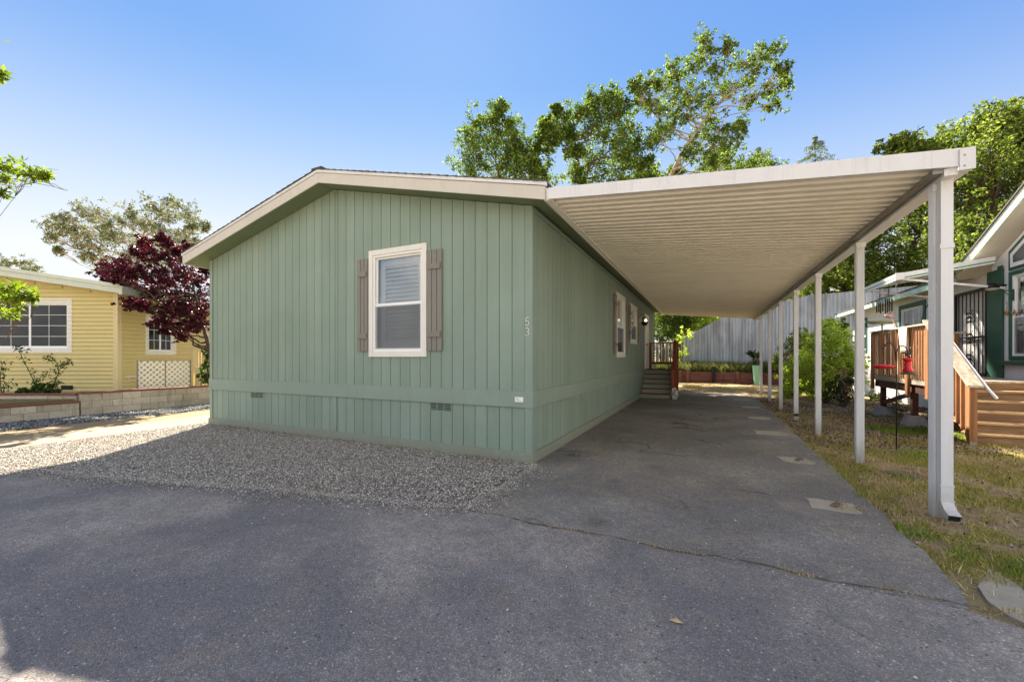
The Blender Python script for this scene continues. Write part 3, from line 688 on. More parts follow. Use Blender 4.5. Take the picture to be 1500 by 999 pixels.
def window(parent, o, ax, out, w, h, trim=.1, split='h', blind=True, screen=True, tm=None, sm=None, glass=None, grid=None, dark=None):
    """window in an opening: o = lower corner of the opening, ax = unit vector along the wall, out = outward unit vector"""
    o, ax, out = Vector(o), Vector(ax), Vector(out); up = Vector((0,0,1)); tm = tm or M['trimcream']; sm = sm or M['white']; glass = glass or M['glass']
    def slab(mb, a0, a1, z0, z1, d0, d1):
        P = lambda a, z, d: o + ax*a + up*z + out*d
        mb.add([P(a0,z0,d0),P(a1,z0,d0),P(a1,z0,d1),P(a0,z0,d1),P(a0,z1,d0),P(a1,z1,d0),P(a1,z1,d1),P(a0,z1,d1)],
               [(3,2,1,0),(4,5,6,7),(0,1,5,4),(1,2,6,5),(2,3,7,6),(3,0,4,7)])
    root = MB(); s = trim; e = .012
    slab(root, -s, e, -s, h+s, .002, .03); slab(root, w-e, w+s, -s, h+s, .002, .03)
    slab(root, e, w-e, h-e, h+s, .002, .028); slab(root, e, w-e, -s, e, .002, .028)
    fr = root.build('window', tm, parent, .003, world=(parent.rotation_euler.z == 0))
    def sub(mb, name, mat, bev=0): return mb.build(name, mat, fr, bev, world=(parent.rotation_euler.z == 0))
    m = MB(); k = .035
    def ring(mb, a0, a1, z0, z1, wd, d0, d1):
        slab(mb, a0, a0+wd, z0, z1, d0, d1); slab(mb, a1-wd, a1, z0, z1, d0, d1); slab(mb, a0+wd, a1-wd, z1-wd, z1, d0, d1); slab(mb, a0+wd, a1-wd, z0, z0+wd, d0, d1)
    ring(m, e, w-e, e, h-e, k, -.05, .012); sub(m, 'frame', sm, .003)
    if split == 'h':
        zm = h*.48
        halves = [(e+k, w-e-k, zm, h-e-k, -.03), (e+k, w-e-k, e+k, zm, -.008)]
    else:
        halves = [(e+k, w/2, e+k, h-e-k, -.02), (w/2, w-e-k, e+k, h-e-k, -.02)]
    for i, (a0, a1, z0, z1, d) in enumerate(halves):
        m = MB(); ring(m, a0, a1, z0, z1, .032, d-.018, d); sub(m, 'sash', sm, .002)
        m = MB(); P = lambda a, z, dd_: o + ax*a + up*z + out*dd_
        qd = [P(a0+.03,z0+.03,d-.010),P(a1-.03,z0+.03,d-.010),P(a1-.03,z1-.03,d-.010),P(a0+.03,z1-.03,d-.010)]
        if (qd[1]-qd[0]).cross(qd[2]-qd[1]).dot(out) < 0: qd = qd[::-1]
        m.add(qd, [(0,1,2,3)]); sub(m, 'pane', glass)
        if grid:
            m = MB(); nx, nz = grid
            for q in range(1, nx): c = a0+(a1-a0)*q/nx; slab(m, c-.006, c+.006, z0+.03, z1-.03, d-.007, d-.003)
            for q in range(1, nz): c = z0+(z1-z0)*q/nz; slab(m, a0+.03, a1-.03, c-.006, c+.006, d-.0065, d-.0035)
            sub(m, 'muntin', sm)
    if screen and split == 'h':
        a0, a1, z0, z1, d = halves[1]
        t = bpy.data.materials.get('insect_screen')
        if t is None:
            n = NT('insect_screen'); tr = n.n('ShaderNodeBsdfTransparent'); df = n.n('ShaderNodeBsdfDiffuse'); df.inputs['Color'].default_value = (.16,.17,.18,1)
            mx = n.n('ShaderNodeMixShader'); mx.inputs[0].default_value = .3; n.l(tr.outputs[0], mx.inputs[1]); n.l(df.outputs[0], mx.inputs[2]); n.l(mx.outputs[0], n.out.inputs['Surface']); t = n.m
        m = MB(); slab(m, a0+.01, a1-.01, z0+.01, z1-.015, .0, .002); sub(m, 'insect_screen', t)
    if blind:
        m = MB(); ring(m, e+k+.02, w-e-k-.02, e+k+.02, h-e-k-.02, .11, -.135, -.10)
        n = int(h/.085)
        for q in range(n):
            z = .2 + (h-.4)*q/(n-1); a0, a1 = e+k+.12, w-e-k-.12
            P = lambda a, zz, d: o + ax*a + up*zz + out*d
            m.add([P(a0,z-.028,-.10),P(a1,z-.028,-.10),P(a1,z+.03,-.15),P(a0,z+.03,-.15),P(a0,z-.020,-.095),P(a1,z-.020,-.095),P(a1,z+.038,-.145),P(a0,z+.038,-.145)],
                  [(0,1,2,3),(7,6,5,4),(0,4,5,1),(1,5,6,2),(2,6,7,3),(3,7,4,0)])
        sub(m, 'blind', M['white'])
    m = MB(); P = lambda a, z, d: o + ax*a + up*z + out*d; dd = -.45
    c = [P(0,0,-.05),P(w,0,-.05),P(w,h,-.05),P(0,h,-.05),P(0,0,dd),P(w,0,dd),P(w,h,dd),P(0,h,dd)]
    m.add(c, [(4,5,6,7),(0,1,5,4),(1,2,6,5),(2,3,7,6),(3,0,4,7)]); sub(m, 'reveal', dark or M['dark'])
    return fr
def shutter(parent, o, ax, out, w, h):
    o, ax, out = Vector(o), Vector(ax), Vector(out); up = Vector((0,0,1)); m = MB(); b = (w-.02)/3
    def slab(mb, a0, a1, z0, z1, d0, d1):
        P = lambda a, z, d: o + ax*a + up*z + out*d
        mb.add([P(a0,z0,d0),P(a1,z0,d0),P(a1,z0,d1),P(a0,z0,d1),P(a0,z1,d0),P(a1,z1,d0),P(a1,z1,d1),P(a0,z1,d1)],
               [(3,2,1,0),(4,5,6,7),(0,1,5,4),(1,2,6,5),(2,3,7,6),(3,0,4,7)])
    for i in range(3): slab(m, i*(b+.01), i*(b+.01)+b, 0, h, .012, .034)
    slab(m, .01, w-.01, .12, .2, .0005, .012); slab(m, .01, w-.01, h-.2, h-.12, .0005, .012)
    s = m.build('shutter', M['shutter'], parent, .002)
    for z in (.21, h-.30):
        m = MB(); slab(m, .03, w-.015, z, z+.085, .0345, .058); m.build('batten', M['shutter'], s, .002)
    return s
window(house, (-5.03, YF, 1.53), (1,0,0), (0,-1,0), 1.04, 1.62, .075, dark=M['wwall'])
shutter(house, (-5.36, YF, 1.55), (1,0,0), (0,-1,0), .235, 1.55)
shutter(house, (-3.90, YF, 1.55), (1,0,0), (0,-1,0), .275, 1.55)
for (y0, y1, z0, z1) in SW:
    window(house, (XR, y0, z0), (0,1,0), (1,0,0), y1-y0, z1-z0, .085)
    shutter(house, (XR, y0-.42, z0), (0,1,0), (1,0,0), .3, z1-z0)
    shutter(house, (XR, y1+.12, z0), (0,1,0), (1,0,0), .3, z1-z0)
# foundation vents, placard, number
def vent(x0, w, z0, h):
    m = MB(); m.box(x0, x0+w, YF-.004, YF-.0005, z0, z0+h); v = m.build('vent', M['greentrim'], house)
    m = MB()
    for i in range(3):
        a = x0+.012+i*(w-.012)/3; b = a+(w-.012)/3-.018
        for k in range(4): 
            z = z0+.012+k*(h-.02)/4; m.add([(a,YF-.005,z),(b,YF-.005,z),(b,YF-.016,z+.016),(a,YF-.016,z+.016),(b,YF-.005,z+.016),(a,YF-.005,z+.016)], [(0,1,2,3),(3,2,4,5),(0,3,5),(1,4,2)])
    m.build('louver', M['greentrim'], v)
    m = MB()
    for i in range(3):
        a = x0+.012+i*(w-.012)/3; b = a+(w-.012)/3-.018
        m.box(a, b, YF-.0048, YF-.0042, z0+.01, z0+h-.008)
    m.build('screen', M['dark'], v)
vent(-3.86, .40, .625, .125); vent(-8.30, .40, .625, .125)
def svent(y0):
    m = MB()
    for k in range(4): m.box(XR+.001, XR+.012, y0, y0+.36, .60+k*.032, .618+k*.032)
    m.build('vent', M['greentrim'], house)
svent(7.6); svent(11.4)
m = MB(); m.box(-2.395, -2.27, YF-.034, YF-.027, .83, .90); pl = m.build('placard', M['white'], house, .001)
m = MB(); m.box(-2.375, -2.33, YF-.0352, YF-.0345, .862, .868); m.box(-2.375, -2.345, YF-.0352, YF-.0345, .878, .883); m.box(-2.375,-2.295,YF-.0352,YF-.0345,.846,.85); m.build('print', M['metalgray'], pl)
def strokes(mb, pts, y, wd=.009, th=.008):
    for a, b in zip(pts[:-1], pts[1:]): mb.bar((a[0], y, a[1]), (b[0], y, b[1]), th, wd, (0,-1,0)) if False else mb.tube([(a[0],y,a[1]),(b[0],y,b[1])], wd*.5, 6)
def arcp(cx, cz, rx, rz, a0, a1, n=10): return [(cx+rx*math.cos(R(a0+(a1-a0)*i/n)), cz+rz*math.sin(R(a0+(a1-a0)*i/n))) for i in range(n+1)]
yn = YF-.022
m = MB(); bx = XR-.062; z5 = 1.885                               # 5
strokes(m, [(bx+.026,z5+.105),(bx-.016,z5+.105),(bx-.022,z5+.058)] + arcp(bx-.001, z5+.03, .027, .032, 140, -150), yn, .009); m.build('number_digit', M['digit'], house, smooth=True); m = MB()
z3 = 1.745                                                       # 3
strokes(m, arcp(bx, z3+.08, .024, .026, 150, -80) + arcp(bx, z3+.028, .028, .03, 85, -150), yn, .009)
m.build('number_digit', M['digit'], house, smooth=True)
# front door and lit lamp
m = MB(); m.box(XR+.001, XR+.03, 16.42, 16.52, .98, 3.14); m.box(XR+.001, XR+.03, 17.44, 17.54, .98, 3.14); m.box(XR+.001, XR+.03, 16.52, 17.44, 3.05, 3.14)
d = m.build('front_door', M['white'], house, .003)
m = MB(); m.box(XR+.001, XR+.016, 16.522, 17.438, .99, 3.048); m.build('door_panel', M['white'], d)
m = MB(); m.tube([(XR+.016,16.6,1.95),(XR+.07,16.6,1.95)], .012, 8); m.tube([(XR+.06,16.6,1.95),(XR+.075,16.6,1.95),(XR+.10,16.6,1.95)], [.02,.034,.02], 10); m.build('door_handle', M['gold'], d, smooth=True)
m = MB(); m.lathe((XR+.001,15.78,2.83), [(.0,0)], 3) if False else m.box(XR+.001, XR+.025, 15.72, 15.84, 2.78, 2.94); m.tube([(XR+.02,15.78,2.9),(XR+.1,15.78,2.93),(XR+.13,15.78,2.9)], .012, 6)
lp = m.build('porch_lamp', M['black'], house)
m = MB(); m.lathe((XR+.13,15.78,2.74), [(.0,0),(.03,.01),(.042,.05),(.04,.09),(.025,.12),(0,.125)], 14); m.build('lamp_shade', M['lamp'], lp, smooth=True)

# ------------------------------------------------------------------ carport
cp = thing('carport', (1.91, 11.7, 0), 'long white aluminium carport with ribbed underside on seven slim posts', 'carport')
CX0, CX1, CS = -1.80, 1.97, .0925
def zc(x): return 3.445 - (x-CX0)*CS
YC0, YC1 = 4.83, 20.2
prof = []; y = YC0
while y < YC1: prof += [(y,0),(y+.084,.006),(y+.086,.07),(y+.108,.07),(y+.110,.022),(y+.150,.026),(y+.152,.06),(y+.163,.06)]; y += .165
prof.append((y, 0))
m = MB(); V = []; 
for (yy, dz) in prof: V += [(CX0,yy,zc(CX0)+dz),(CX1,yy,zc(CX1)+dz)]
m.add(V, [(2*i,2*i+1,2*i+3,2*i+2) for i in range(len(prof)-1)])
n0 = len(prof)
m.add([(a,b,c+.002) for a,b,c in V], [(2*i,2*i+2,2*i+3,2*i+1) for i in range(n0-1)])
m.build('roof_panel', M['pan'], cp)
def fas(yy, t):
    m = MB(); m.prism([(CX0,yy,zc(CX0)-.012),(CX1+.0,yy,zc(CX1)-.012),(CX1,yy,zc(CX1)+.145),(CX0,yy,zc(CX0)+.13)], (0,t,0)); m.build('fascia', M['alum'], cp, .003)
fas(YC0-.03, .028); fas(YC1+.02, .028)
m = MB(); m.box(CX0-.03, CX0+.045, YC0+.001, YC1, zc(CX0)-.016, zc(CX0)-.004); m.box(CX0-.028, CX0-.006, YC0+.001, YC1, zc(CX0)-.003, zc(CX0)+.1); m.build('hanger_rail', M['pan'], cp)
m = MB(); m.box(1.875, 1.965, YC0+.001, YC1, 3.028, zc(1.9)-.012); m.build('beam', M['alum'], cp, .003)
m = MB(); m.box(1.80, 1.872, YC0+.001, YC1, 3.055, zc(1.9)-.006); m.build('inner_beam', M['metalgray'], cp, .003)
m = MB(); m.box(1.972, 2.05, YC0-.028, YC1+.04, 3.052, 3.07); m.box(2.034, 2.05, YC0-.028, YC1+.04, 3.0705, 3.215); m.build('gutter', M['alum'], cp, .002)
m = MB(); m.box(1.955, 2.056, YC0-.046, YC0-.031, 3.045, 3.232); m.build('end_cap', M['alum'], cp, .003)
for z in (3.08, 3.17):
    m = MB(); m.tube([(1.985,YC0-.047,z),(1.985,YC0-.052,z)], .006, 8); m.build('screw', M['metalgray'], cp)
POSTY = [5.06, 7.157, 9.467, 11.574, 13.746, 15.979, 18.35]
def post_mesh(mb, x, y, w=.088, dpt=.088, z0=-.03, z1=3.027):
    # fluted square tube
    q = []; n = 5
    for (sx, sy, ex, ey) in ((-1,-1,1,-1),(1,-1,1,1),(1,1,-1,1),(-1,1,-1,-1)):
        for i in range(n):
            t0, t1 = i/n, (i+1)/n
            for t, inn in ((t0+.02, 0),(t0+.06, .006),(t1-.06, .006),(t1-.02, 0)):
                if (i == 0 and t < .03): inn = 0
                px = (sx+(ex-sx)*t)*w/2; py = (sy+(ey-sy)*t)*dpt/2
                nx, ny = (0,1) if sy == ey == -1 else ((-1,0) if sx == ex == 1 else ((0,-1) if sy == ey == 1 else (1,0)))
                q.append((x+px+nx*inn, y+py+ny*inn))
    mb.prism([(a,b,z0) for a,b in q], (0,0,z1-z0))
for i, yp in enumerate(POSTY):
    m = MB(); post_mesh(m, 1.915, yp); p = m.build('post', M['alum'], cp)
    m = MB(); m.box(1.875-.01, 1.965+.006, yp-.055, yp-.049, 2.96, 3.027); m.build('bracket', M['alum'], p)
    if i == 3:
        m = MB(); m.box(1.868, 1.962, yp-.047, yp-.0445, .06, .12); m.build('base_band', M['black'], p)
m = MB(); dx, dy = 1.936, 4.966
def ds_mesh(mb, pts, w=.082, dpt=.06):
    pts = [Vector(p) for p in pts]; sec = [(-1,-1),(-.7,-1),(-.62,-.84),(-.3,-.84),(-.22,-1),(.22,-1),(.3,-.84),(.62,-.84),(.7,-1),(1,-1),(1,1),(-1,1)]
    b = len(mb.v); n = len(sec)
    for i, p in enumerate(pts):
        d = (pts[min(i+1,len(pts)-1)]-pts[max(i-1,0)]).normalized(); ox = Vector((1,0,0)); oy = d.cross(ox).normalized()
        if oy.length < .5: oy = Vector((0,1,0))
        for (sx, sy) in sec: mb.v.append(tuple(p + ox*sx*w/2 - oy*sy*dpt/2*(-1)))
    for i in range(len(pts)-1):
        for k in range(n): mb.f.append((b+i*n+k, b+i*n+(k+1)%n, b+(i+1)*n+(k+1)%n, b+(i+1)*n+k))
ds_mesh(m, [(dx,dy,3.051),(dx,dy,.30)]); dsp = m.build('downspout', M['alum'], cp)
m = MB(); ds_mesh(m, [(dx,dy,.31),(dx,dy,.17),(dx+.002,dy-.02,.12),(dx+.006,dy-.06,.075),(dx+.01,dy-.125,.045)], .086, .066); m.build('elbow', M['alum'], dsp)
m = MB(); m.bar((dx+.01,dy-.1255,.045), (dx+.0099,dy-.1245,.0455), .07, .05, (0,0,1)); m.build('outlet', M['dark'], dsp)
m = MB(); m.box(dx-.05, dx+.047, dy-.037, dy-.033, 2.42, 2.46); m.build('strap', M['alum'], dsp)
for z0, z1, k in ((.30,.315,0.),(.17,.18,.0025)):
    m = MB(); m.box(dx-.05, dx+.047, dy-.038-k, dy-.034-k, z0, z1); m.build('joint_band', M['alum'], dsp)

# footing pads in the asphalt, opposite the posts
PADL = ['nearest old concrete footing pad with a broken brick and dead grass', 'concrete footing pad with a red brick stub, second up the driveway', 'cracked pale concrete footing pad, third up the driveway',
        'small pale concrete footing pad, fourth up the driveway', 'small pale concrete footing pad, fifth up the driveway', 'farthest pale concrete footing pad near the end of the driveway']
for i, (x, y, s) in enumerate([(1.11,4.93,.20),(1.14,6.88,.21),(1.12,9.15,.28),(1.14,11.3,.24),(1.16,13.6,.25),(1.1,15.9,.25)]):
    m = MB(); pts = []
    for k in range(26):
        a = k/26*6.283; r = s*(1/max(abs(math.cos(a)),abs(math.sin(a))))**.9*(.84+.2*random.random()); pts.append((x+r*math.cos(a), y+r*math.sin(a)*.82, .006))
    m.prism(pts, (0,0,-.03)); pd = thing('footing_pad', (x,y,0), PADL[i], 'concrete pad', 'concrete footing pads in the driveway')
    m.build('slab', M['concrete'], pd)
    if i < 2:
        m = MB(); m.bar((x+.0,y-.05,.008), (x+.07,y+.06,.016), .06, .03); m.build('brick', M['paver'], pd, .006)
m = MB(); m.prism([(2.0,6.72,.004),(2.2,6.52,.0),(2.42,6.6,.004),(2.36,6.72,.012),(2.22,6.80,.012)], (0,0,-.045)); o = m.build('paver', M['paver'], None, .006, origin=(2.2,6.66,-.03)); tag(o, 'dull red flagstone lying in the grass by the second post', 'paver')
def leaf_thing(px, py, lab):
    m = MB(); V = [(-.035,0,.006),(0,.022,.012),(.04,.004,.004),(.004,-.02,.01),(0,0,.016)]
    m.add([(px+a,py+b,c) for a,b,c in V], [(0,4,1),(1,4,2),(2,4,3),(3,4,0)]); o = m.build('fallen_leaf', M['tanleaf'], None, origin=(px,py,0)); tag(o, lab, 'leaf')
p = at(990, 911, F*CAMH/(911-CY)); leaf_thing(p.x, p.y, 'single dry tan leaf lying alone on the road asphalt')

# ------------------------------------------------------------------ front porch of the green house
po = thing('porch_steps', (-1.6,16.3,0), 'redwood porch with green risers and stair climbing to the green house door', 'porch')
PX0, PX1 = XR+.035, -1.10
Y0 = 15.1; RZ = .165; RUN = .25
for i in range(6):
    ya = Y0+i*RUN
    m = MB(); m.box(PX0, PX1, ya, ya+.02, i*RZ-(.02 if i == 0 else 0), (i+1)*RZ-.032); m.build('riser', M['greentrim'], po, .002)
    if i < 5:
        m = MB(); m.box(PX0, PX1+.01, ya-.03, ya+RUN-.001, (i+1)*RZ-.0315, (i+1)*RZ); m.build('tread', M['redwood_x'], po, .003)
m = MB()
for k in range(9): m.box(PX0, PX1+.02, Y0+5*RUN-.03+k*.142, Y0+5*RUN-.03+k*.142+.136, 6*RZ-.0315, 6*RZ)
m.build('platform', M['redwood_x'], po, .003)
m = MB(); m.prism([(PX1-.02,Y0,-.02),(PX1-.02,17.6,-.02),(PX1-.02,17.6,6*RZ-.033),(PX1-.02,Y0+5*RUN,6*RZ-.033)], (.018,0,0)); m.build('side_panel', M['greentrim'], po)
PP = [(PX1+.05,Y0+.06,0,1.02),(PX1+.05,Y0+5*RUN+.06,0,2.1),(PX1+.05,17.58,0,2.1),(PX0+.05,17.58,.99,2.05)]
for (x, y, a, b) in PP:
    m = MB(); m.box(x-.045, x+.045, y-.045, y+.045, a, b); m.build('post', M['redwood'], po, .005)
def rail(a, b, n, cap=True):
    a, b = Vector(a), Vector(b)
    m = MB(); m.bar(a, b, .09, .04); m.build('rail', M['redwood_x'], po, .003)
    a2, b2 = a-Vector((0,0,.82)), b-Vector((0,0,.82))
    m = MB(); m.bar(a2, b2, .04, .09); m.build('rail', M['redwood_x'], po, .003)
    for i in range(n):
        t = (i+.7)/(n+.4); p = a.lerp(b, t); m = MB(); m.box(p.x-.019, p.x+.019, p.y-.019, p.y+.019, a2.lerp(b2, t).z+.046, p.z-.022); m.build('baluster', M['redwood'], po)
rail((PX0+.1,17.58,2.03), (PX1+.0,17.58,2.03), 7)
rail((PX1+.05,Y0+5*RUN+.11,2.03), (PX1+.05,17.53,2.03), 8)
rail((PX1+.05,Y0+.11,1.0), (PX1+.05,Y0+5*RUN+.01,1.98), 8)
# crumpled white bundle, hanging basket
def blob(c, r, n=14, sq=(1,1,1), amp=.25, fr=3, top=None):
    m = MB(); prof = 9; b = []
    for i in range(prof+1):
        t = math.pi*i/prof
        for k in range(n):
            a = 2*math.pi*k/n; d = Vector((math.sin(t)*math.cos(a), math.sin(t)*math.sin(a), math.cos(t)))
            rr = r*(1+amp*mnoise.noise(d*fr+Vector(c))); m.v.append((c[0]+d.x*rr*sq[0], c[1]+d.y*rr*sq[1], c[2]+d.z*rr*sq[2]))
    for i in range(prof):
        for k in range(n): m.f.append((i*n+k, (i+1)*n+k, (i+1)*n+(k+1)%n, i*n+(k+1)%n))
    return m
o = blob((-.98,15.05,.17), .17, sq=(.6,.7,1.05), amp=.8, fr=2.5).build('bundle', M['whitecloth'], None, smooth=False, origin=(-.98,15.05,0)); tag(o, 'crumpled white plastic bundle at the foot of the porch stair', 'bundle')
hb = thing('hanging_basket', (XR+.13,15.25,2.6), 'small black hanging basket on the green wall beside the lit lamp', 'basket')
m = MB(); m.lathe((XR+.15,15.25,2.58), [(.0,0),(.06,.005),(.11,.07),(.13,.14),(.12,.14),(.09,.07),(0,.03)], 14); m.build('pot', M['black'], hb, smooth=True)
m = MB(); m.tube([(XR+.002,15.25,2.95),(XR+.1,15.25,3.0),(XR+.15,15.25,2.96)], .008, 6)
for a in (0,2.1,4.2): m.tube([(XR+.15+.12*math.cos(a),15.25+.12*math.sin(a),2.72),(XR+.15,15.25,2.96)], .004, 4)
m.build('hanger', M['black'], hb)

# ------------------------------------------------------------------ foliage helpers
def leaf_cloud(centers, sig, n, lmin, lmax, wr=.5, up=.35, flat=1.0):
    """n leaves around every centre; returns V,F for diamond leaves"""
    C = np.repeat(np.asarray(centers, float), n, 0); k = len(C)
    d = rng.normal(size=(k, 3)); d /= np.linalg.norm(d, axis=1)[:, None]
    rad = rng.random(k)**.55
    sg = np.repeat(np.broadcast_to(np.asarray(sig, float), (len(centers),)), n)
    P = C + d*rad[:, None]*sg[:, None]*np.array([1, 1, flat])
    a = rng.normal(size=(k, 3)); a[:, 2] -= .25; a /= np.linalg.norm(a, axis=1)[:, None]
    b = rng.normal(size=(k, 3)); b -= a*np.sum(a*b, 1)[:, None]; b[:, 2] *= (1-up); b /= np.linalg.norm(b, axis=1)[:, None]+1e-9
    L = (lmin + (lmax-lmin)*rng.random(k))[:, None]; W = L*wr*.5
    c = np.cross(a, b)
    V = np.stack([P, P+a*L*.45+b*W+c*L*.08, P+a*L, P+a*L*.45-b*W+c*L*.08], 1).reshape(-1, 3)
    return V
def curve(p, q, n, wob, sag=0):
    p, q = Vector(p), Vector(q); L = (q-p).length; out = []
    o = Vector((random.random()*50, random.random()*50, random.random()*50))
    for i in range(n+1):
        t = i/n; w = math.sin(math.pi*t)*wob*L
        s = p.lerp(q, t) + Vector((mnoise.noise(o+Vector((t*2.2,0,0))), mnoise.noise(o+Vector((0,t*2.2,0))), mnoise.noise(o+Vector((0,0,t*2.2)))))*w
        s.z += math.sin(math.pi*t)*sag*L; out.append(s)
    return out
def tree(name, label, cat, base, trunk, clumps, leaf, mat, bark='bark', r0=.25, group=None, per=34, tips=16, sig=.34, attach=None, twig=.02, wr=.55, flat=.85, crown_name='crown', limb=1., spread=.58):
    """trunk: list of world points (polyline); clumps: (centre, radius) list; leaves sit on twigs inside each clump"""
    root = thing(name, base, label, cat, group)
    m = MB(); T = [Vector(p) for p in trunk]
    nT = len(T); rads = [r0*(1-.72*i/(nT-1)) for i in range(nT)]
    fine = []; fr = []
    for i in range(nT-1):
        for k in range(4): fine.append(T[i].lerp(T[i+1], k/4) + Vector((random.uniform(-1,1),random.uniform(-1,1),0))*r0*.15); fr.append(rads[i]+(rads[i+1]-rads[i])*k/4)
    fine.append(T[-1]); fr.append(rads[-1]); m.tube(fine, fr, 9)
    tc = []; ts = []
    for (c, r) in clumps:
        c = Vector(c)
        # join each clump to the trunk below it
        best = min(range(len(fine)), key=lambda i: (fine[i]-c).length + (3.0*max(0, fine[i].z-(c.z-.35*(fine[i]-c).length))))
        br = max(.03*limb, min(fr[best]*.6, (.04+r*.035)*limb)); cv = curve(fine[best], c, 7, .22, -.03)
        m.tube(cv, [br*(1-.75*i/7) for i in range(8)], 6)
        for _ in range(tips):
            q = c + Vector((random.gauss(0,1), random.gauss(0,1), random.gauss(.05,.9)))*r*spread
            st = cv[random.choice((5,6,7))] if random.random() < .7 else c
            m.tube(curve(st, q, 3, .15), [twig, twig*.7, twig*.5, twig*.3], 4, cap=False)
            tc.append(q); ts.append(r*sig*(.7+.6*random.random()))
    m.build('trunk', M[bark], root)
    V = leaf_cloud(tc, ts, per, leaf[0], leaf[1], wr, .35, flat)
    np_mesh(crown_name, V, np.arange(len(V)).reshape(-1, 4), M[mat], root, base)
    return root
def cl(specs, Z, k=1.0, dz=1.5):
    """clumps from survey sightings (u, v, radius in survey px) spread a little in depth about Z"""
    out = []
    for (u, v, r) in specs:
        zz = Z + random.uniform(-dz, dz); out.append((at(u, v, zz), r*zz/F*k))
    return out
def ground_at(u, Z, z=.6):
    p = FW*Z + RT*((u-750)/F*Z); return Vector((p.x, p.y, z))

# ------------------------------------------------------------------ trees behind the house
Z = 29
b = ground_at(742, Z); tree('oak_tree', 'rounded leafy green tree above the left half of the green roof, leftmost behind the house', 'tree', b,
    [b, at(738,420,Z), at(735,320,Z), at(730,250,Z)],
    cl([(702,180,22),(728,172,20),(748,186,20),(690,205,20),(722,205,26),(752,212,22),(700,232,28),(740,240,28),(770,225,20),(785,240,22),(690,255,22),(725,262,30),(768,262,28),(795,262,20),(712,285,28),(755,290,30),(790,215,14),(732,160,10)], Z), (.12,.24), 'oak', r0=.26, group='trees behind the green house', per=32, tips=38, spread=.52, twig=.015)
Z = 28
b = ground_at(862, Z); tree('oak_tree', 'dense green tree with a pale leaning limb, middle one behind the roof', 'tree', b,
    [b, at(862,400,Z), at(856,290,Z), at(846,235,Z), at(838,210,Z)],
    cl([(868,150,18),(890,145,16),(905,160,18),(850,165,14),(885,178,26),(915,190,22),(860,195,24),(900,215,26),(930,215,18),(825,178,16),(800,190,14),(812,202,14),(830,195,14),(870,235,26),(910,245,28),(940,240,18),(845,258,20),(885,270,28),(925,272,26),(860,285,24),(842,222,14),(950,262,14),(880,325,30),(912,335,30),(900,368,30),(935,350,28),(860,330,26),(925,385,26),(800,180,8),(816,160,7)], Z, dz=1.8), (.12,.24), 'oak', r0=.26, group='trees behind the green house', per=32, tips=36, spread=.52, twig=.015)  # lower clumps, hidden by the carport roof, added to shade the back yard
Z = 26
b = ground_at(935, Z); tree('oak_tree', 'tall open-crowned tree with bare forked limbs, tallest one behind the carport', 'tree', b,
    [b, at(950,380,Z), at(974,275,Z), at(998,225,Z), at(1022,190,Z), at(1045,160,Z), at(1072,135,Z)],
    cl([(1028,58,12),(1034,78,14),(1012,95,16),(1048,100,14),(985,105,16),(1066,72,10),(1090,90,14),(1112,82,14),(1136,76,12),(1146,100,10),(1105,108,16),(1130,128,16),(1148,122,10),(940,128,13),(962,122,14),(928,126,9),(990,130,18),(1015,128,18),(955,145,18),(935,150,12),(1042,140,16),(1070,130,16),(1096,145,12),(1130,155,10),(975,160,20),(1010,160,20),(1040,175,16),(985,185,18),(965,195,14),(1060,190,18),(1020,200,20),(1045,215,18),(1075,205,16),(1068,235,16),(958,205,10),(1040,240,12),(1085,185,8),(1012,225,10),(1000,150,14),(930,400,26),(960,420,22),(985,400,24),(1010,412,22),(950,360,28),(990,350,26),(1020,370,24),(1035,400,20),(1000,330,24)], Z, dz=1.6), (.11,.22), 'oak', 'barkpale', r0=.17, group='trees behind the green house', per=20, tips=30, sig=.3, spread=.62, limb=.75, twig=.014)  # last clumps sit unseen behind the carport, put in for yard shade
# second stem of the open tree
Z = 34
b = ground_at(1000, Z); tree('small_tree', 'low leafy tree top showing just above the carport edge', 'tree', b, [b, at(1005,350,Z), at(1010,270,Z)],
    cl([(935,262,12),(950,255,12),(975,262,12),(990,250,12),(1040,235,14),(1060,222,12),(1060,245,14),(1090,250,16),(1110,252,16),(1130,258,16),(1020,262,14),(1075,262,16),(1105,240,14),(1125,245,12)], Z), (.12,.24), 'oak', r0=.25, per=30, tips=34)
# far conifers
def conifer(u, vtop, vbot, halfw, Z, label):
    b = ground_at(u, Z, 0); root = thing('conifer_tree', b, label, 'conifer', 'distant conifers')
    top = at(u, vtop, Z); m = MB(); m.tube([b, top], [.35, .03], 7); C = []; S = []
    H = (CY-vtop)/F*Z + CAMH; zb = (CY-vbot)/F*Z+CAMH
    z = top.z
    while z > zb-6:
        fr = (top.z-z)/(top.z-zb); L = halfw/F*Z*min(1.6, fr**.8+.05)
        for k in range(5):
            a = random.random()*6.283; q = Vector((b.x+math.cos(a)*L, b.y+math.sin(a)*L, z-L*.12)); m.tube([(b.x,b.y,z), q], [.03,.01], 4)
            for t in (.35,.55,.75,.9,1.): C.append(Vector((b.x,b.y,z)).lerp(q, t) - Vector((0,0,.1*t))); S.append(.14+.13*(1-t)+.1)
        z -= .42
    m.build('trunk', M['barkdark'], root)
    V = leaf_cloud(C, S, 16, .12, .3, .3, .2, .7); np_mesh('crown', V, np.arange(len(V)).reshape(-1,4), M['conif'], root, b)
conifer(1194, 202, 245, 30, 60, 'pointed grey green conifer tip rising above the carport roof edge')
conifer(1112, 218, 250, 32, 55, 'droopy grey conifer top behind the low leafy tree, left of the pointed one')
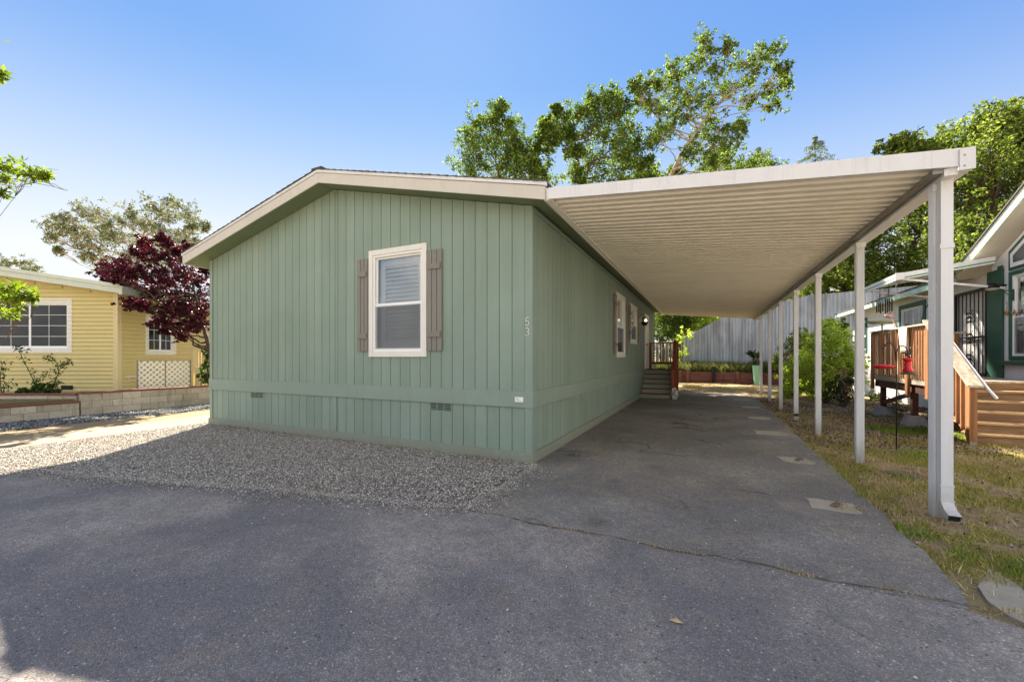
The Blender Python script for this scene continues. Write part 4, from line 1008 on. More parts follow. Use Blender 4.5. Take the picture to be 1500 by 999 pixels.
# the big trees on the right, behind the white house and the metal fence
def rtree(specs, u, Z, label, mat='oakdark', leaf=(.08,.18), r0=.35, per=36, tips=16, trunk=None, bark='barkdark'):
    b = ground_at(u, Z, .8)
    tree('shade_tree', label, 'tree', b, trunk or [b, at(u,430,Z), at(u+6,350,Z), at(u+16,290,Z)], cl(specs, Z, dz=2.2), leaf, mat, bark, r0, 'trees on the right side', per, tips, twig=.018)
rtree([(1315,215,16),(1335,222,16),(1362,222,18),(1390,215,22),(1420,205,26),(1440,185,22),(1462,180,20),(1490,172,18),(1500,200,30),(1478,215,30),(1520,180,30),(1540,230,50),(1450,235,34),(1415,245,34),(1490,260,36),(1440,280,36),(1405,300,34),(1475,310,34),(1430,335,34),(1400,355,30),(1460,350,32),(1510,320,40),(1385,270,30),(1560,300,50),(1345,240,16),(1415,385,26),(1455,395,30)], 1440, 21, 'broad dark green tree spreading above the white house, its crown the highest at right', per=34, tips=54, leaf=(.11,.22))
rtree([(1340,290,26),(1310,310,26),(1365,310,26),(1330,340,30),(1290,335,24),(1355,360,30),(1315,375,30),(1270,355,22),(1285,385,28),(1345,395,30),(1375,345,28),(1260,385,24),(1325,265,22),(1375,280,20),(1300,410,24),(1330,420,24),(1360,425,24),(1390,400,24),(1275,420,20),(1400,430,22)], 1335, 25, 'dark leafy tree with leaning trunks behind the porch awning', per=34, tips=40, leaf=(.11,.22),
      trunk=[ground_at(1318,25,.8), at(1322,430,25), at(1335,370,25), at(1352,320,25)])
rtree([(1240,372,22),(1215,388,22),(1250,400,24),(1225,412,22),(1200,405,18),(1265,412,22),(1280,415,20),(1195,425,16),(1245,425,20),(1230,355,16)], 1238, 28, 'shadowy green tree behind the metal fence between the carport posts', per=34, tips=40, leaf=(.12,.24))
rtree([(1175,432,14),(1185,418,14),(1155,440,12),(1205,440,14)], 1180, 33, 'low green tree crown peeking over the fence beside the beam', per=30, tips=26, leaf=(.14,.28))
# greenery at the end of the carport
def btree(specs, u, Z, label, mat='oak', per=36, tips=16, leaf=(.12,.26), vtop=440):
    b = ground_at(u, Z, .6); tree('garden_tree', label, 'tree', b, [b, at(u,500,Z), at(u+3,470,Z), at(u+3,vtop,Z)], cl(specs, Z, dz=1.6), leaf, mat, 'barkdark', .16, 'trees at the end of the carport', per, tips+14, twig=.012)
btree([(975,440,22),(985,465,18),(960,470,16),(1000,480,14),(1010,462,16),(970,490,12),(995,440,20),(1015,440,18),(965,420,20),(1000,500,10),(960,395,24),(985,385,24),(1010,400,24),(940,400,22),(995,360,22),(965,350,20),(1000,470,14),(975,465,14)], 970, 33, 'bright green tree over the picket fence beyond the porch', per=34)
btree([(1040,465,16),(1030,480,12),(1050,450,20),(1020,455,14),(1062,455,12),(1035,440,22),(1070,440,20),(1010,475,10),(1040,490,10),(1040,400,26),(1065,390,24),(1020,385,24),(1050,350,22),(1085,410,22),(1055,470,12),(1025,470,12)], 1048, 36, 'sunlit yellow green tree above the sloping top of the metal fence', mat='lime')
btree([(930,470,20),(900,440,30),(940,420,30),(890,480,25),(985,505,12),(1000,520,10),(975,520,10),(900,380,30),(940,370,28),(960,400,26),(985,470,16),(1000,485,14)], 935, 38, 'green tree hidden mostly behind the far end of the green house', mat='oak')
# hedge-like growth climbing the picket fence
b = ground_at(1000, 25.2, .3); tree('climbing_shrub', 'loose green shrub growing between the picket fence and the metal fence', 'shrub', b, [b, at(999,520,25.2), at(1000,495,25.2)],
     cl([(998,500,9),(1002,515,8),(994,525,8),(1000,535,8),(990,540,7),(1003,488,7)], 25.2, dz=.4), (.07,.14), 'lime', 'barkdark', .04, None, 24, 9, twig=.008)

for (u, v, r, lb) in ((1035,532,8,'dark leafy weed bush right of the black post on the bank'),(1015,536,7,'dark leafy weed bush left of the black post on the bank'),(1085,526,7,'sprawling green weed bush at the foot of the metal fence')):
    b = ground_at(u, 25.6, .5); tree('weed_bush', lb, 'bush', b, [b, b+Vector((0,0,.2)), b+Vector((.03,0,.45))], cl([(u-5,v,r*.8),(u+4,v-2,r*.8),(u+9,v+2,r*.7),(u-10,v+3,r*.7)], 25.6, dz=.3), (.06,.14), 'shrub', 'barkdark', .02, 'weed bushes on the bank', 22, 14, twig=.006)
# eucalyptus behind the yellow house, far trees at the left
Z = 36
b = ground_at(190, Z, .4); tree('eucalyptus_tree', 'tall olive grey gum tree with airy crown behind the yellow house', 'tree', b,
    [b, at(195,450,Z), at(200,400,Z), at(205,360,Z), at(215,330,Z)],
    cl([(80,330,12),(95,322,12),(78,348,9),(108,340,10),(120,310,14),(140,318,14),(150,330,16),(128,340,14),(118,355,14),(145,365,18),(180,325,14),(195,312,14),(210,330,18),(180,350,18),(230,305,14),(255,298,12),(250,320,18),(275,312,12),(225,335,18),(260,345,18),(215,360,18),(285,330,10),(278,350,14),(300,332,7),(245,370,18),(270,372,14),(190,378,20),(150,388,16),(165,345,14),(85,365,7),(132,375,12),(225,385,18)], Z, dz=2), (.14,.30), 'euc', 'barkpale', .22, None, 18, 32, limb=.7, sig=.28, spread=.55, twig=.02, wr=.35)
Z = 55
b = ground_at(12, Z, .4); tree('eucalyptus_tree', 'distant grey green tree far left above the yellow house roof', 'tree', b, [b, at(12,430,Z), at(12,390,Z)], cl([(8,382,9),(18,388,8),(0,392,9),(-15,388,12),(12,400,10),(-5,402,10)], Z), (.2,.4), 'euc', 'barkpale', .25, 'distant trees at the far left', 20, 11, wr=.4)
b = ground_at(45, Z, .4); tree('eucalyptus_tree', 'second distant grey tree just right of the far left one', 'tree', b, [b, at(44,430,Z), at(44,400,Z)], cl([(40,386,7),(48,392,7),(36,394,7),(54,398,6),(44,402,9)], Z), (.2,.4), 'euc', 'barkpale', .25, 'distant trees at the far left', 20, 10, wr=.4)

# purple maple beside the yellow house
Z = 12.2
b = ground_at(318, Z, .35); tree('maple_tree', 'dark purple red maple spreading between yellow and green houses', 'tree', b,
    [b, at(308,520,Z), at(302,495,Z), at(296,470,Z), at(288,440,Z), at(280,410,Z)],
    cl([(215,358,10),(238,352,10),(225,372,14),(245,375,14),(262,368,10),(278,362,6),(200,370,7),(160,390,10),(150,402,9),(175,398,12),(195,402,14),(215,400,16),(240,402,18),(265,400,18),(290,410,16),(180,415,10),(205,425,14),(232,425,18),(260,428,18),(288,432,18),(190,445,8),(205,448,9),(225,450,13),(250,452,16),(275,455,16),(295,455,12),(235,470,10),(258,475,13),(282,478,12),(298,475,8),(245,485,7),(265,490,8),(170,408,7),(182,388,8),(160,412,6),(298,395,8)], Z, dz=.9), (.035,.075), 'maple', 'barkdark', .07, None, 30, 38, twig=.006, wr=.8, flat=.5)
b = ground_at(306, 13, .5); tree('shrub', 'green leafy bush under the purple maple at the house corner', 'shrub', b, [b, at(304,550,13), at(303,525,13)], cl([(300,520,7),(304,535,7),(298,545,7),(303,510,6),(300,555,6),(306,550,8)], 13, dz=.2), (.05,.1), 'rose', 'barkdark', .025, None, 26, 9, twig=.005)

# roadside tree outside the frame, its leafy branches reach in at the left
Z = 6.2
b = ground_at(-230, Z, 0)
tree('roadside_tree', 'spring green tree at the left edge, only its leafy branch tips in view', 'tree', b,
    [b, at(-235,450,Z), at(-225,300,Z), at(-200,150,Z), at(-180,0,Z)],
    [(at(u,v,zz), r*zz/F) for (u,v,r,zz) in [(18,245,16,6.2),(48,252,14,6.15),(2,262,16,6.3),(-25,250,26,6.3),(68,258,7,6.1),(0,108,9,6.0),(-18,102,14,6.0),(-2,283,7,6.3),(10,425,20,5.6),(30,428,14,5.5),(-10,440,22,5.7),(2,458,14,5.6),(46,436,8,5.5),(20,440,10,5.5),(-60,300,50,6.4),(-80,420,40,6),(-90,200,60,6.5),(-160,120,80,6.5),(-200,250,80,6.8),(-100,60,60,6.3)]],
    (.05,.11), 'springleaf', 'bark', .13, None, 13, 11, twig=.004, wr=.42, flat=.45, limb=.16, spread=.42)
m = MB()
for (pts) in ([(20,262),(50,268),(75,273),(100,279)],[(30,272),(58,266),(80,270),(93,278)],[(0,270),(20,274),(45,274)],[(50,243),(65,247),(85,249)],[(60,262),(80,274),(98,280)]):
    q = [at(u, v, 6.15) for u, v in pts]; m.tube(q, [.006-.004*i/(len(q)-1) for i in range(len(q))], 4)
tw = m.build('twig', M['barkdark'], bpy.data.objects['roadside_tree'])

# ------------------------------------------------------------------ yellow house (faces the road at an angle)
HX, HY = -11.64, 12.0                                      # its near right corner in the camera-aligned frame
yh = thing('yellow_house', loc2w(HX, HY, 0), 'pale yellow lap-sided house with white-framed windows behind the block wall', 'house', rz=YAW)
def Yb(m, name, mat, bev=0, par=None): return m.build(name, mat, par or yh, bev, world=False)
LP = .121; YW = 9.2; YL = 14.0; yz0 = .45
def eave(x): return 3.36 + .147*min(-x, YW+x)
W1 = (-3.78, -1.44, 1.70, 3.06)                               # opening x0,x1,z0,z1 (local)
m = MB(); z = yz0
def lap(m, a, b, z0, face):
    z1 = z0+LP-.013
    if face == 'f':
        m.add([(a,0,z0),(b,0,z0),(b,-.034,z0),(a,-.034,z0),(a,0,z1),(b,0,z1),(b,-.006,z1),(a,-.006,z1)], [(0,1,2,3),(3,2,6,7),(7,6,5,4),(0,3,7,4),(1,5,6,2)])
    else:
        m.add([(0,a,z0),(0,b,z0),(.034,b,z0),(.034,a,z0),(0,a,z1),(0,b,z1),(.006,b,z1),(.006,a,z1)], [(3,2,1,0),(7,6,2,3),(4,5,6,7),(4,7,3,0),(2,6,5,1)])
while z < 4.1:
    xe = -.09
    xr_ = xe if z+LP < 3.36 else -(z+LP-3.36)/.147
    if xr_ > -YW/2:
        xl_ = -YW if z+LP < 3.36 else -YW-xr_
        segs = [(xl_, xr_)]
        if z+LP > W1[2]+.002 and z < W1[3]-.002: segs = [(xl_, W1[0]), (W1[1], xr_)]
        for a, b in segs: lap(m, a, b, z, 'f')
    z += LP
Yb(m, 'wall', M['yellow'])
m = MB(); 
def wall_bits(m):
    m.box(-YW, W1[0], .001, .08, 0, 3.3); m.box(W1[1], -.0, .001, .08, 0, 3.3); m.box(W1[0], W1[1], .001, .08, 0, W1[2]); m.box(W1[0], W1[1], .001, .08, W1[3], 3.3)
wall_bits(m); m.prism([(-YW,.001,3.3),(0,.001,3.3),(0,.001,eave(0)-.02),(-YW/2,.001,eave(-YW/2)-.02),(-YW,.001,eave(-YW)-.02)], (0,.08,0)); Yb(m, 'wall', M['yellow'])
S1 = (.98, 1.98, 1.62, 2.72)                                  # side window y0,y1,z0,z1
m = MB(); z = yz0
while z < 3.3:
    segs = [(.09, YL)]
    if z+LP > S1[2]+.002 and z < S1[3]-.002: segs = [(.09, S1[0]), (S1[1], YL)]
    for a, b in segs: lap(m, a, b, z, 's')
    z += LP
Yb(m, 'wall', M['yellow'])
m = MB(); m.box(-.08,-.001,.082,S1[0],0,3.34); m.box(-.08,-.001,S1[1],YL,0,3.34); m.box(-.08,-.001,S1[0],S1[1],0,S1[2]); m.box(-.08,-.001,S1[0],S1[1],S1[3],3.34); Yb(m, 'wall', M['yellow'])
m = MB(); m.box(-.09,.04,-.04,-.0005,yz0-.05,3.33); m.box(.0005,.04,0,.09,yz0-.05,3.33); Yb(m, 'corner_trim', M['yellowtrim'], .004)
m = MB(); m.box(-.045,-.03,-.044,-.0402,yz0-.04,3.3); Yb(m, 'corner_seam', M['yellow'])
for s in (0, 1):
    m = MB(); 
    xe = .34 if s == 0 else -YW-.34; xm = -YW/2; ze = eave(0)-.05; zm = eave(xm)
    m.prism([(xe,-.32,ze-.02),(xm,-.32,zm-.02),(xm,-.32,zm+.135),(xe,-.32,ze+.135)], (0,.025,0)); Yb(m, 'fascia', M['rake'], .003)
    m = MB(); m.prism([(xe,-.345,ze+.137),(xm,-.345,zm+.137),(xm,-.345,zm+.24),(xe,-.345,ze+.24)], (0,.05,0)); Yb(m, 'roof_edge', M['rake'], .003)
    m = MB(); m.prism([(xe,-.294,ze+.0),(xm,-.294,zm+.0),(xm,-.294,zm+.2),(xe,-.294,ze+.2)], (0,YL+.3,0)); Yb(m, 'roof', M['rake'])
m = MB(); m.box(.345,.45,-.33,YL,3.25,3.45); Yb(m, 'gutter', M['rake'], .004)
window(yh, (W1[0],0,W1[2]), (1,0,0), (0,-1,0), W1[1]-W1[0], W1[3]-W1[2], .12, 'v', False, False, M['trimcream'], M['white'], M['glassdark'], (2,4))
window(yh, (0,S1[0],S1[2]), (0,1,0), (1,0,0), S1[1]-S1[0], S1[3]-S1[2], .09, 'v', False, False, M['trimcream'], M['white'], M['glassdark'], (2,3))
m = MB(); m.box(-1.62,-1.28,-.045,-.0345,.5,.62); Yb(m, 'vent', M['dark'])
m = MB(); m.tube([(.03,.28,.78),(.075,.28,.78),(.075,.28,.86)], .012, 6); m.box(.0345,.06,.2,.6,.83,.87); Yb(m, 'hose_bib', M['trimcream'])

# block walls
def blocks(name, label, p, q, z0, z1, rows, thick, capmat, group, capw=.05):
    p, q = Vector(p), Vector(q); d = (q-p); L = d.length; d.normalize(); nrm = Vector((-d.y, d.x, 0))
    root = thing(name, (p.x, p.y, 0), label, 'wall', group); m = MB(); hh = (z1-z0-.045)/rows
    for r in range(rows):
        x = -.2 if r % 2 else 0
        while x < L:
            a, b = max(0, x+.004), min(L, x+.396)
            if b-a > .02:
                A, B = p+d*a, p+d*b; j = random.uniform(-.004,.004)
                m.prism([A+nrm*j+Vector((0,0,z0+r*hh+.003)), B+nrm*j+Vector((0,0,z0+r*hh+.003)), B+nrm*j+Vector((0,0,z0+(r+1)*hh-.003)), A+nrm*j+Vector((0,0,z0+(r+1)*hh-.003))], nrm*thick)
            x += .4
    m.build('block', M['block'], root, .005)
    m = MB(); A, B = p+nrm*.012+d*.01, q+nrm*.012-d*.01
    m.prism([A+Vector((0,0,z0-.1)), B+Vector((0,0,z0-.1)), B+Vector((0,0,z1-.05)), A+Vector((0,0,z1-.05))], nrm*(thick-.024)); m.build('mortar', M['pier'], root)
    m = MB(); x = 0
    while x < L:
        A, B = p+d*(x+.003), p+d*min(L, x+.8)-d*.003; o = nrm*(-.02); j = random.uniform(-.004,.004)
        m.prism([A+o+Vector((0,0,z1-.044+j)), B+o+Vector((0,0,z1-.044+j)), B+o+Vector((0,0,z1+j)), A+o+Vector((0,0,z1+j))], nrm*(thick+.04)); x += .8
    m.build('cap', capmat, root, .005)
    return root
g = 'block walls before the yellow house'
blocks('retaining_wall', 'taller grey block wall with red brown cap below the white lattice', (-14.16,4.55,0), (-14.0,15,0), -.02, .565, 3, .2, M['cap'], g)
blocks('retaining_wall', 'low block wall at the left edge with thin red brown cap', (-14.16,0,0), (-14.16,4.52,0), -.02, .36, 2, .2, M['cap'], g)
a = loc2w(-17.5,10.24,0); c = loc2w(-10.98,10.24,0); blocks('planter_wall', 'upper block planter wall holding the rose bed before the yellow house', a, c, .15, .53, 2, .2, M['cap'], g)

# lattice, cream stair rail
lt = thing('lattice_panel', (-14.75,6.5,.5), 'white diagonal lattice panel behind the block wall', 'lattice')
m = MB(); y0, y1, z0, z1 = 5.92, 7.22, .5, 1.34; st = .15; wd = .03
def clipbar(c, s):
    pts = []
    for (y, z) in [(y0, None), (y1, None)]:
        zz = s*(y-y0)+c
        if z0 <= zz <= z1: pts.append((y, zz))
    for zz in (z0, z1):
        y = (zz-c)/s+y0
        if y0 < y < y1: pts.append((y, zz))
    return pts if len(pts) >= 2 else None
k = z0-(y1-y0)
while k < z1+(y1-y0):
    for s, xo in ((1, -14.75), (-1, -14.741)):
        pp = clipbar(k, s)
        if pp: m.bar((xo,pp[0][0],pp[0][1]), (xo,pp[1][0],pp[1][1]), .008, wd*1.3, (0,-s,1)) if False else m.bar((xo,pp[0][0],pp[0][1]), (xo,pp[1][0],pp[1][1]), (.034), .008, (1,0,0))
    k += st
m.build('slats', M['white'], lt)
m = MB(); m.box(-14.76,-14.73,y0-.03,y0,z0,z1+.02); m.box(-14.76,-14.73,y1,y1+.03,z0,z1+.02); m.box(-14.76,-14.73,(y0+y1)/2-.012,(y0+y1)/2+.012,z0,z1); m.box(-14.757,-14.733,y0,y1,z1,z1+.02); m.build('frame', M['metalgray'], lt)
sr = thing('stair_rail', at(290,560,13.6), 'cream wooden stair railing at the side of the yellow house', 'railing')
m = MB(); p0 = at(284,600,13.5); p1 = at(300,600,13.7)
for q in (p0, p1): m.box(q.x-.05,q.x+.05,q.y-.05,q.y+.05,.4,1.72)
m.build('post', M['yellowtrim'], sr)
m = MB(); m.bar((p0.x,p0.y,1.7),(p1.x,p1.y,1.7),.07,.05); m.bar((p0.x,p0.y,1.1),(p1.x,p1.y,1.1),.05,.05); m.build('rail', M['yellowtrim'], sr)
for i in range(3):
    q = p0.lerp(p1, (i+1)/4); m = MB(); m.box(q.x-.02,q.x+.02,q.y-.02,q.y+.02,1.12,1.68); m.build('baluster', M['yellowtrim'], sr)
m = MB(); q = at(290,560,13.4); m.box(q.x-.12,q.x+.12,q.y-.03,q.y+.03,.4,1.1); m.build('newel_panel', M['yellowtrim'], sr)

# rose bushes in the planter
def rose(u, label, canes, Z=10.9, group='rose bushes in the planter', bush=True):
    b = ground_at(u, Z, .45); root = thing('rose_bush', b, label, 'shrub', group); m = MB(); C = []; S = []
    for pts in canes:
        q = [at(a, v, Z) for a, v in pts]; fine = []
        for i in range(len(q)-1):
            for k in range(4): fine.append(q[i].lerp(q[i+1], k/4))
        fine.append(q[-1]); m.tube(fine, [.011*(1-.7*i/len(fine)) for i in range(len(fine))], 5)
        for f in fine[2:]: C.append(f + Vector((random.gauss(0,.05),random.gauss(0,.05),random.gauss(0,.03)))); S.append(.09)
    m.build('stem', M['barkdark'], root)
    V = leaf_cloud(C, S, 9, .035, .075, .6)
    np_mesh('leaves', V, np.arange(len(V)).reshape(-1,4), M['rose'], root, b)
rose(48, 'rose bush with one tall cane under the big yellow house window', [[(55,575),(48,555),(38,535),(30,518),(22,508)],[(56,575),(52,560),(60,552),(66,548)],[(22,508),(33,509)]])
rose(82, 'rose bush with two spread canes near the dark wall vent', [[(70,575),(80,560),(86,545),(90,535),(102,529)],[(86,545),(84,533),(76,524),(70,522)],[(74,575),(82,562),(92,558)],[(92,536),(106,530)]])
rose(2, 'dark rose bush cut off by the left edge of the picture', [[(2,575),(0,555),(2,540),(4,532)],[(4,575),(8,565),(14,562)],[(0,572),(-8,550),(-14,540)]])
b = ground_at(62, 10.8, .45); tree('ground_shrub', 'low spreading dark green plant between the rose bushes', 'shrub', b, [b, at(62,572,10.8), at(62,570,10.8)], cl([(35,572,5),(45,570,6),(55,569,7),(65,570,7),(75,571,6),(85,572,5),(25,574,4),(60,564,5)], 10.8, dz=.15), (.04,.08), 'shrub', 'barkdark', .02, None, 30, 8, twig=.004)

# ------------------------------------------------------------------ white house on the right
XW = 5.77
wh = thing('white_house', (XW, 15, 0), 'white house with green trim and steep gable at the right edge', 'house')
def wbox(name, mat, *boxes, bev=0, par=None):
    m = MB()
    for b in boxes: m.box(*b)
    return m.build(name, mat, par or wh, bev)
GY1 = 12.85                                                   # far end of the gable part
# rear wing wall with window opening and door opening
RW = (15.98, 17.52, 1.7, 3.0); DO = (12.98, 14.3, 1.0, 3.05); SWN = (20.72, 21.4, 1.72, 2.92)
def wall_x(m, y0, y1, z0, z1, holes, th=.12):
    ys = sorted([y0, y1] + [h[0] for h in holes] + [h[1] for h in holes])
    for a, b in zip(ys[:-1], ys[1:]):
        h = [q for q in holes if q[0] <= a+1e-6 and q[1] >= b-1e-6]
        if h: m.box(XW, XW+th, a, b, z0, h[0][2]); m.box(XW, XW+th, a, b, h[0][3], z1)
        else: m.box(XW, XW+th, a, b, z0, z1)
m = MB(); wall_x(m, GY1, 22.4, -.05, 3.32, [RW, DO, SWN]); m.box(XW+.121, XW+7, 22.28, 22.4, -.05, 3.32); m.build('wall', M['wwall'], wh)
m = MB(); m.box(XW-.006, XW-.001, 14.0, 22.4, .62, .635); m.build('siding_joint', M['metalgray'], wh)
# gable part
GW = (10.9, 12.16, 1.46, 3.16)
GM = 9.6                                                      # ridge
def zg(y): return 3.50 + .5*(GY1 - y) if y > GM else 3.50 + .5*(y-(2*GM-GY1))
m = MB(); wall_x(m, 2*GM-GY1, GY1-.001, -.05, 3.4, [GW])
m.prism([(XW,2*GM-GY1,3.4),(XW,GY1-.001,3.4),(XW,GY1-.001,zg(GY1)-.02),(XW,GM,zg(GM)-.02),(XW,2*GM-GY1,3.48)], (.12,0,0)); m.build('wall', M['wwall'], wh)
for s in (0, 1):
    e = GY1+.42 if s == 0 else 2*GM-GY1-.42
    ze = 3.5 - .21
    m = MB(); m.prism([(XW-.42,e,ze),(XW-.42,GM,zg(GM)),(XW-.42,GM,zg(GM)+.2),(XW-.42,e,ze+.2)], (.03,0,0)); m.build('rake_board', paint('pale_green_rake', (198,208,188), .5, .06, 3) if s == 0 else M['rake'], wh, .003)
    m = MB(); m.prism([(XW-.388,e,ze+.0),(XW-.388,GM,zg(GM)+.0),(XW-.388,GM,zg(GM)+.02),(XW-.388,e,ze+.02)], (7,0,0)); m.build('soffit', M['cream'], wh)
    m = MB(); m.prism([(XW-.45,e,ze+.202),(XW-.45,GM,zg(GM)+.202),(XW-.45,GM,zg(GM)+.235),(XW-.45,e,ze+.235)], (7,0,0)); m.build('roof', M['shingle'], wh)
wbox('eave_board', paint('pale_green_eave_board', (170,196,184), .5, .1, 3), (XW-.42,XW-.395,13.3,23.3,3.24,3.40), bev=.003)
m = MB(); m.prism([(XW-.44,13.3,3.402),(XW+5,13.3,4.5),(XW+5,13.3,4.54),(XW-.44,13.3,3.44)], (0,10.05,0)); m.build('roof', M['shingle'], wh)
m = MB(); m.box(XW-.394, XW, 13.3, 23.3, 3.322, 3.335); m.build('soffit', M['cream'], wh)
wbox('corner_trim', M['dgreen'], (XW-.03,XW-.001,12.42,12.96,1.0,3.36), bev=.004)
wbox('corner_trim', M['dgreen'], (XW-.045,XW-.031,12.40,12.56,1.0,3.42), bev=.004)
w1 = window(wh, (XW,RW[0],RW[2]), (0,1,0), (-1,0,0), RW[1]-RW[0], RW[3]-RW[2], .13, 'v', True, False, M['dgreen'], M['white'])
w2 = window(wh, (XW,SWN[0],SWN[2]), (0,1,0), (-1,0,0), SWN[1]-SWN[0], SWN[3]-SWN[2], .1, 'h', False, False, M['dgreen'], M['white'], M['glassdark'])
w3 = window(wh, (XW,GW[0],GW[2]), (0,1,0), (-1,0,0), GW[1]-GW[0], GW[3]-GW[2], .07, 'h', True, True, M['dgreen'], M['white'])
# sloped transom above the gable window
m = MB(); m.prism([(XW-.03,12.23,3.26),(XW-.03,10.85,3.26),(XW-.03,10.85,4.1),(XW-.03,11.55,4.02),(XW-.03,12.23,3.66)], (.029,0,0)); tr = m.build('transom', M['dgreen'], wh, .003)
m = MB(); m.prism([(XW-.042,12.15,3.32),(XW-.042,10.9,3.32),(XW-.042,10.9,4.02),(XW-.042,11.52,3.94),(XW-.042,12.15,3.6)], (.0115,0,0)); m.build('frame', M['white'], tr)
m = MB(); m.prism([(XW-.05,12.05,3.40),(XW-.05,10.95,3.40),(XW-.05,10.95,3.93),(XW-.05,11.5,3.85),(XW-.05,12.05,3.55)], (.0075,0,0)); m.build('pane', paint('dark_reflective_glass', (70,80,86), .05, .1, 2, bump=0, spec=.8), tr)
wbox('window_sill', M['dgreen'], (XW-.12,XW-.031,10.7,12.42,1.28,1.37), bev=.004)
# security screen door
m = MB(); m.box(XW+.05,XW+.09,DO[0],DO[1],DO[2],DO[3]); dr = m.build('door', M['wwall'], wh)
m = MB(); y0, y1 = DO[0], DO[1]; xd = XW-.012
for (a, b) in ((y0, y0+.05), (y1-.05, y1)): m.box(xd-.02, xd+.02, a, b, 1.0, 3.05)
m.box(xd-.02, xd+.02, y0+.05, y1-.05, 2.99, 3.05); m.box(xd-.02, xd+.02, y0+.05, y1-.05, 1.0, 1.08); m.box(xd-.02, xd+.02, y0+.05, y1-.05, 1.9, 1.94)
for i in range(1, 8): y = y0+(y1-y0)*i/8; m.box(xd-.008, xd+.008, y-.008, y+.008, 1.08, 2.99)
for zc_ in (1.4, 1.9, 2.4):
    for s in (-1, 1):
        for k in range(3):
            c = Vector((xd-.02, (y0+y1)/2+s*.05, zc_+(k-1)*.1)); m.tube([c+Vector((0,s*.035*math.cos(R(t)),.035*math.sin(R(t)))) for t in range(0,361,40)], .008, 5)
            q = c+Vector((0,s*.06,.03)); m.add([q, q+Vector((0,s*.05,.03)), q+Vector((0,s*.03,.07)), q+Vector((0,-s*.01,.05))], [(0,1,2,3)])
m.build('security_screen', M['black'], dr)
# awning over the deck
AY0, AY1, AX0 = 12.3, 14.4, 3.98
m = MB(); n = 13
for i in range(n):
    a = AY0+(AY1-AY0)*i/n; b = AY0+(AY1-AY0)*(i+1)/n-.02
    m.prism([(AX0,a,3.30),(XW-.43,a,3.53),(XW-.43,a,3.545),(AX0,a,3.315)], (0,b-a,0)); m.prism([(AX0,b,3.30),(XW-.43,b,3.53),(XW-.43,b,3.56),(AX0,b,3.33)], (0,.02,0))
aw = m.build('awning', M['pan'], wh)
m = MB(); m.box(AX0-.03,AX0-.001,AY0-.03,AY1+.03,3.22,3.37); m.prism([(AX0,AY0-.03,3.22),(XW-.2,AY0-.03,3.45),(XW-.2,AY0-.03,3.60),(AX0,AY0-.03,3.37)], (0,.028,0)); m.build('valance', M['alum'], aw, .003)
m = MB(); m.box(AX0-.034,AX0-.031,AY0-.03,AY1+.03,3.27,3.295); m.prism([(AX0+.12,AY0-.034,3.262),(XW-.2,AY0-.034,3.487),(XW-.2,AY0-.034,3.515),(AX0+.12,AY0-.034,3.29)], (0,.003,0)); m.build('stripe', M['mgreen'], aw)
m = MB(); m.box(AX0-.05,AX0+.10,AY0-.045,AY0-.0345,3.23,3.385); m.build('corner_cap', M['alum'], aw, .003)
for yb in (AY0+.05, AY1-.1):
    m = MB(); m.bar((AX0+.05,yb,3.26), (XW-.02,yb,2.92), .03, .045); m.build('brace', M['alum'], aw)
# wall light and ornament on the gable wall
m = MB(); m.tube([(XW,12.35,2.98),(XW-.12,12.35,3.0)], .02, 8); c = Vector((XW-.2,12.38,2.93)); m.lathe(c, [(.0,.12),(.06,.11),(.10,.05),(.11,.0)], 16); wl = m.build('wall_light', M['black'], wh, smooth=True)
m = MB(); m.lathe(c, [(.108,-.001),(.09,-.03),(0,-.045)], 16); m.build('lens', M['cream'], wl, smooth=True)
m = MB(); m.box(XW-.012,XW-.001,12.1,12.14,2.62,2.86); m.tube([(XW-.006,12.12,2.84),(XW-.2,12.16,2.84),(XW-.24,12.2,2.80)], .01, 6); m.tube([(XW-.01,12.12,2.66),(XW-.12,12.15,2.82)], .008, 6)
br = m.build('plant_bracket', M['dgreen'], wh)
orn = thing('wall_ornament', (XW,12.2,2.38), 'gold wire ornament on the white gable wall below the bracket', 'ornament')
m = MB(); m.tube([(XW-.015,12.38-.4*t,2.36+.05*math.sin(t*26)+.03*math.sin(t*11)) for t in np.linspace(0,1,40)], .009, 5); m.tube([(XW-.012,12.33,2.64),(XW-.015,12.3,2.5),(XW-.012,12.34,2.38)], .005, 5); m.build('wire', M['gold'], orn)
for i in range(4): 
    m = MB(); q = Vector((XW-.02,12.34-.09*i,2.37)); m.lathe(q, [(0,-.03),(.02,0),(0,.03)], 6); m.build('bead', M['gold'], orn)

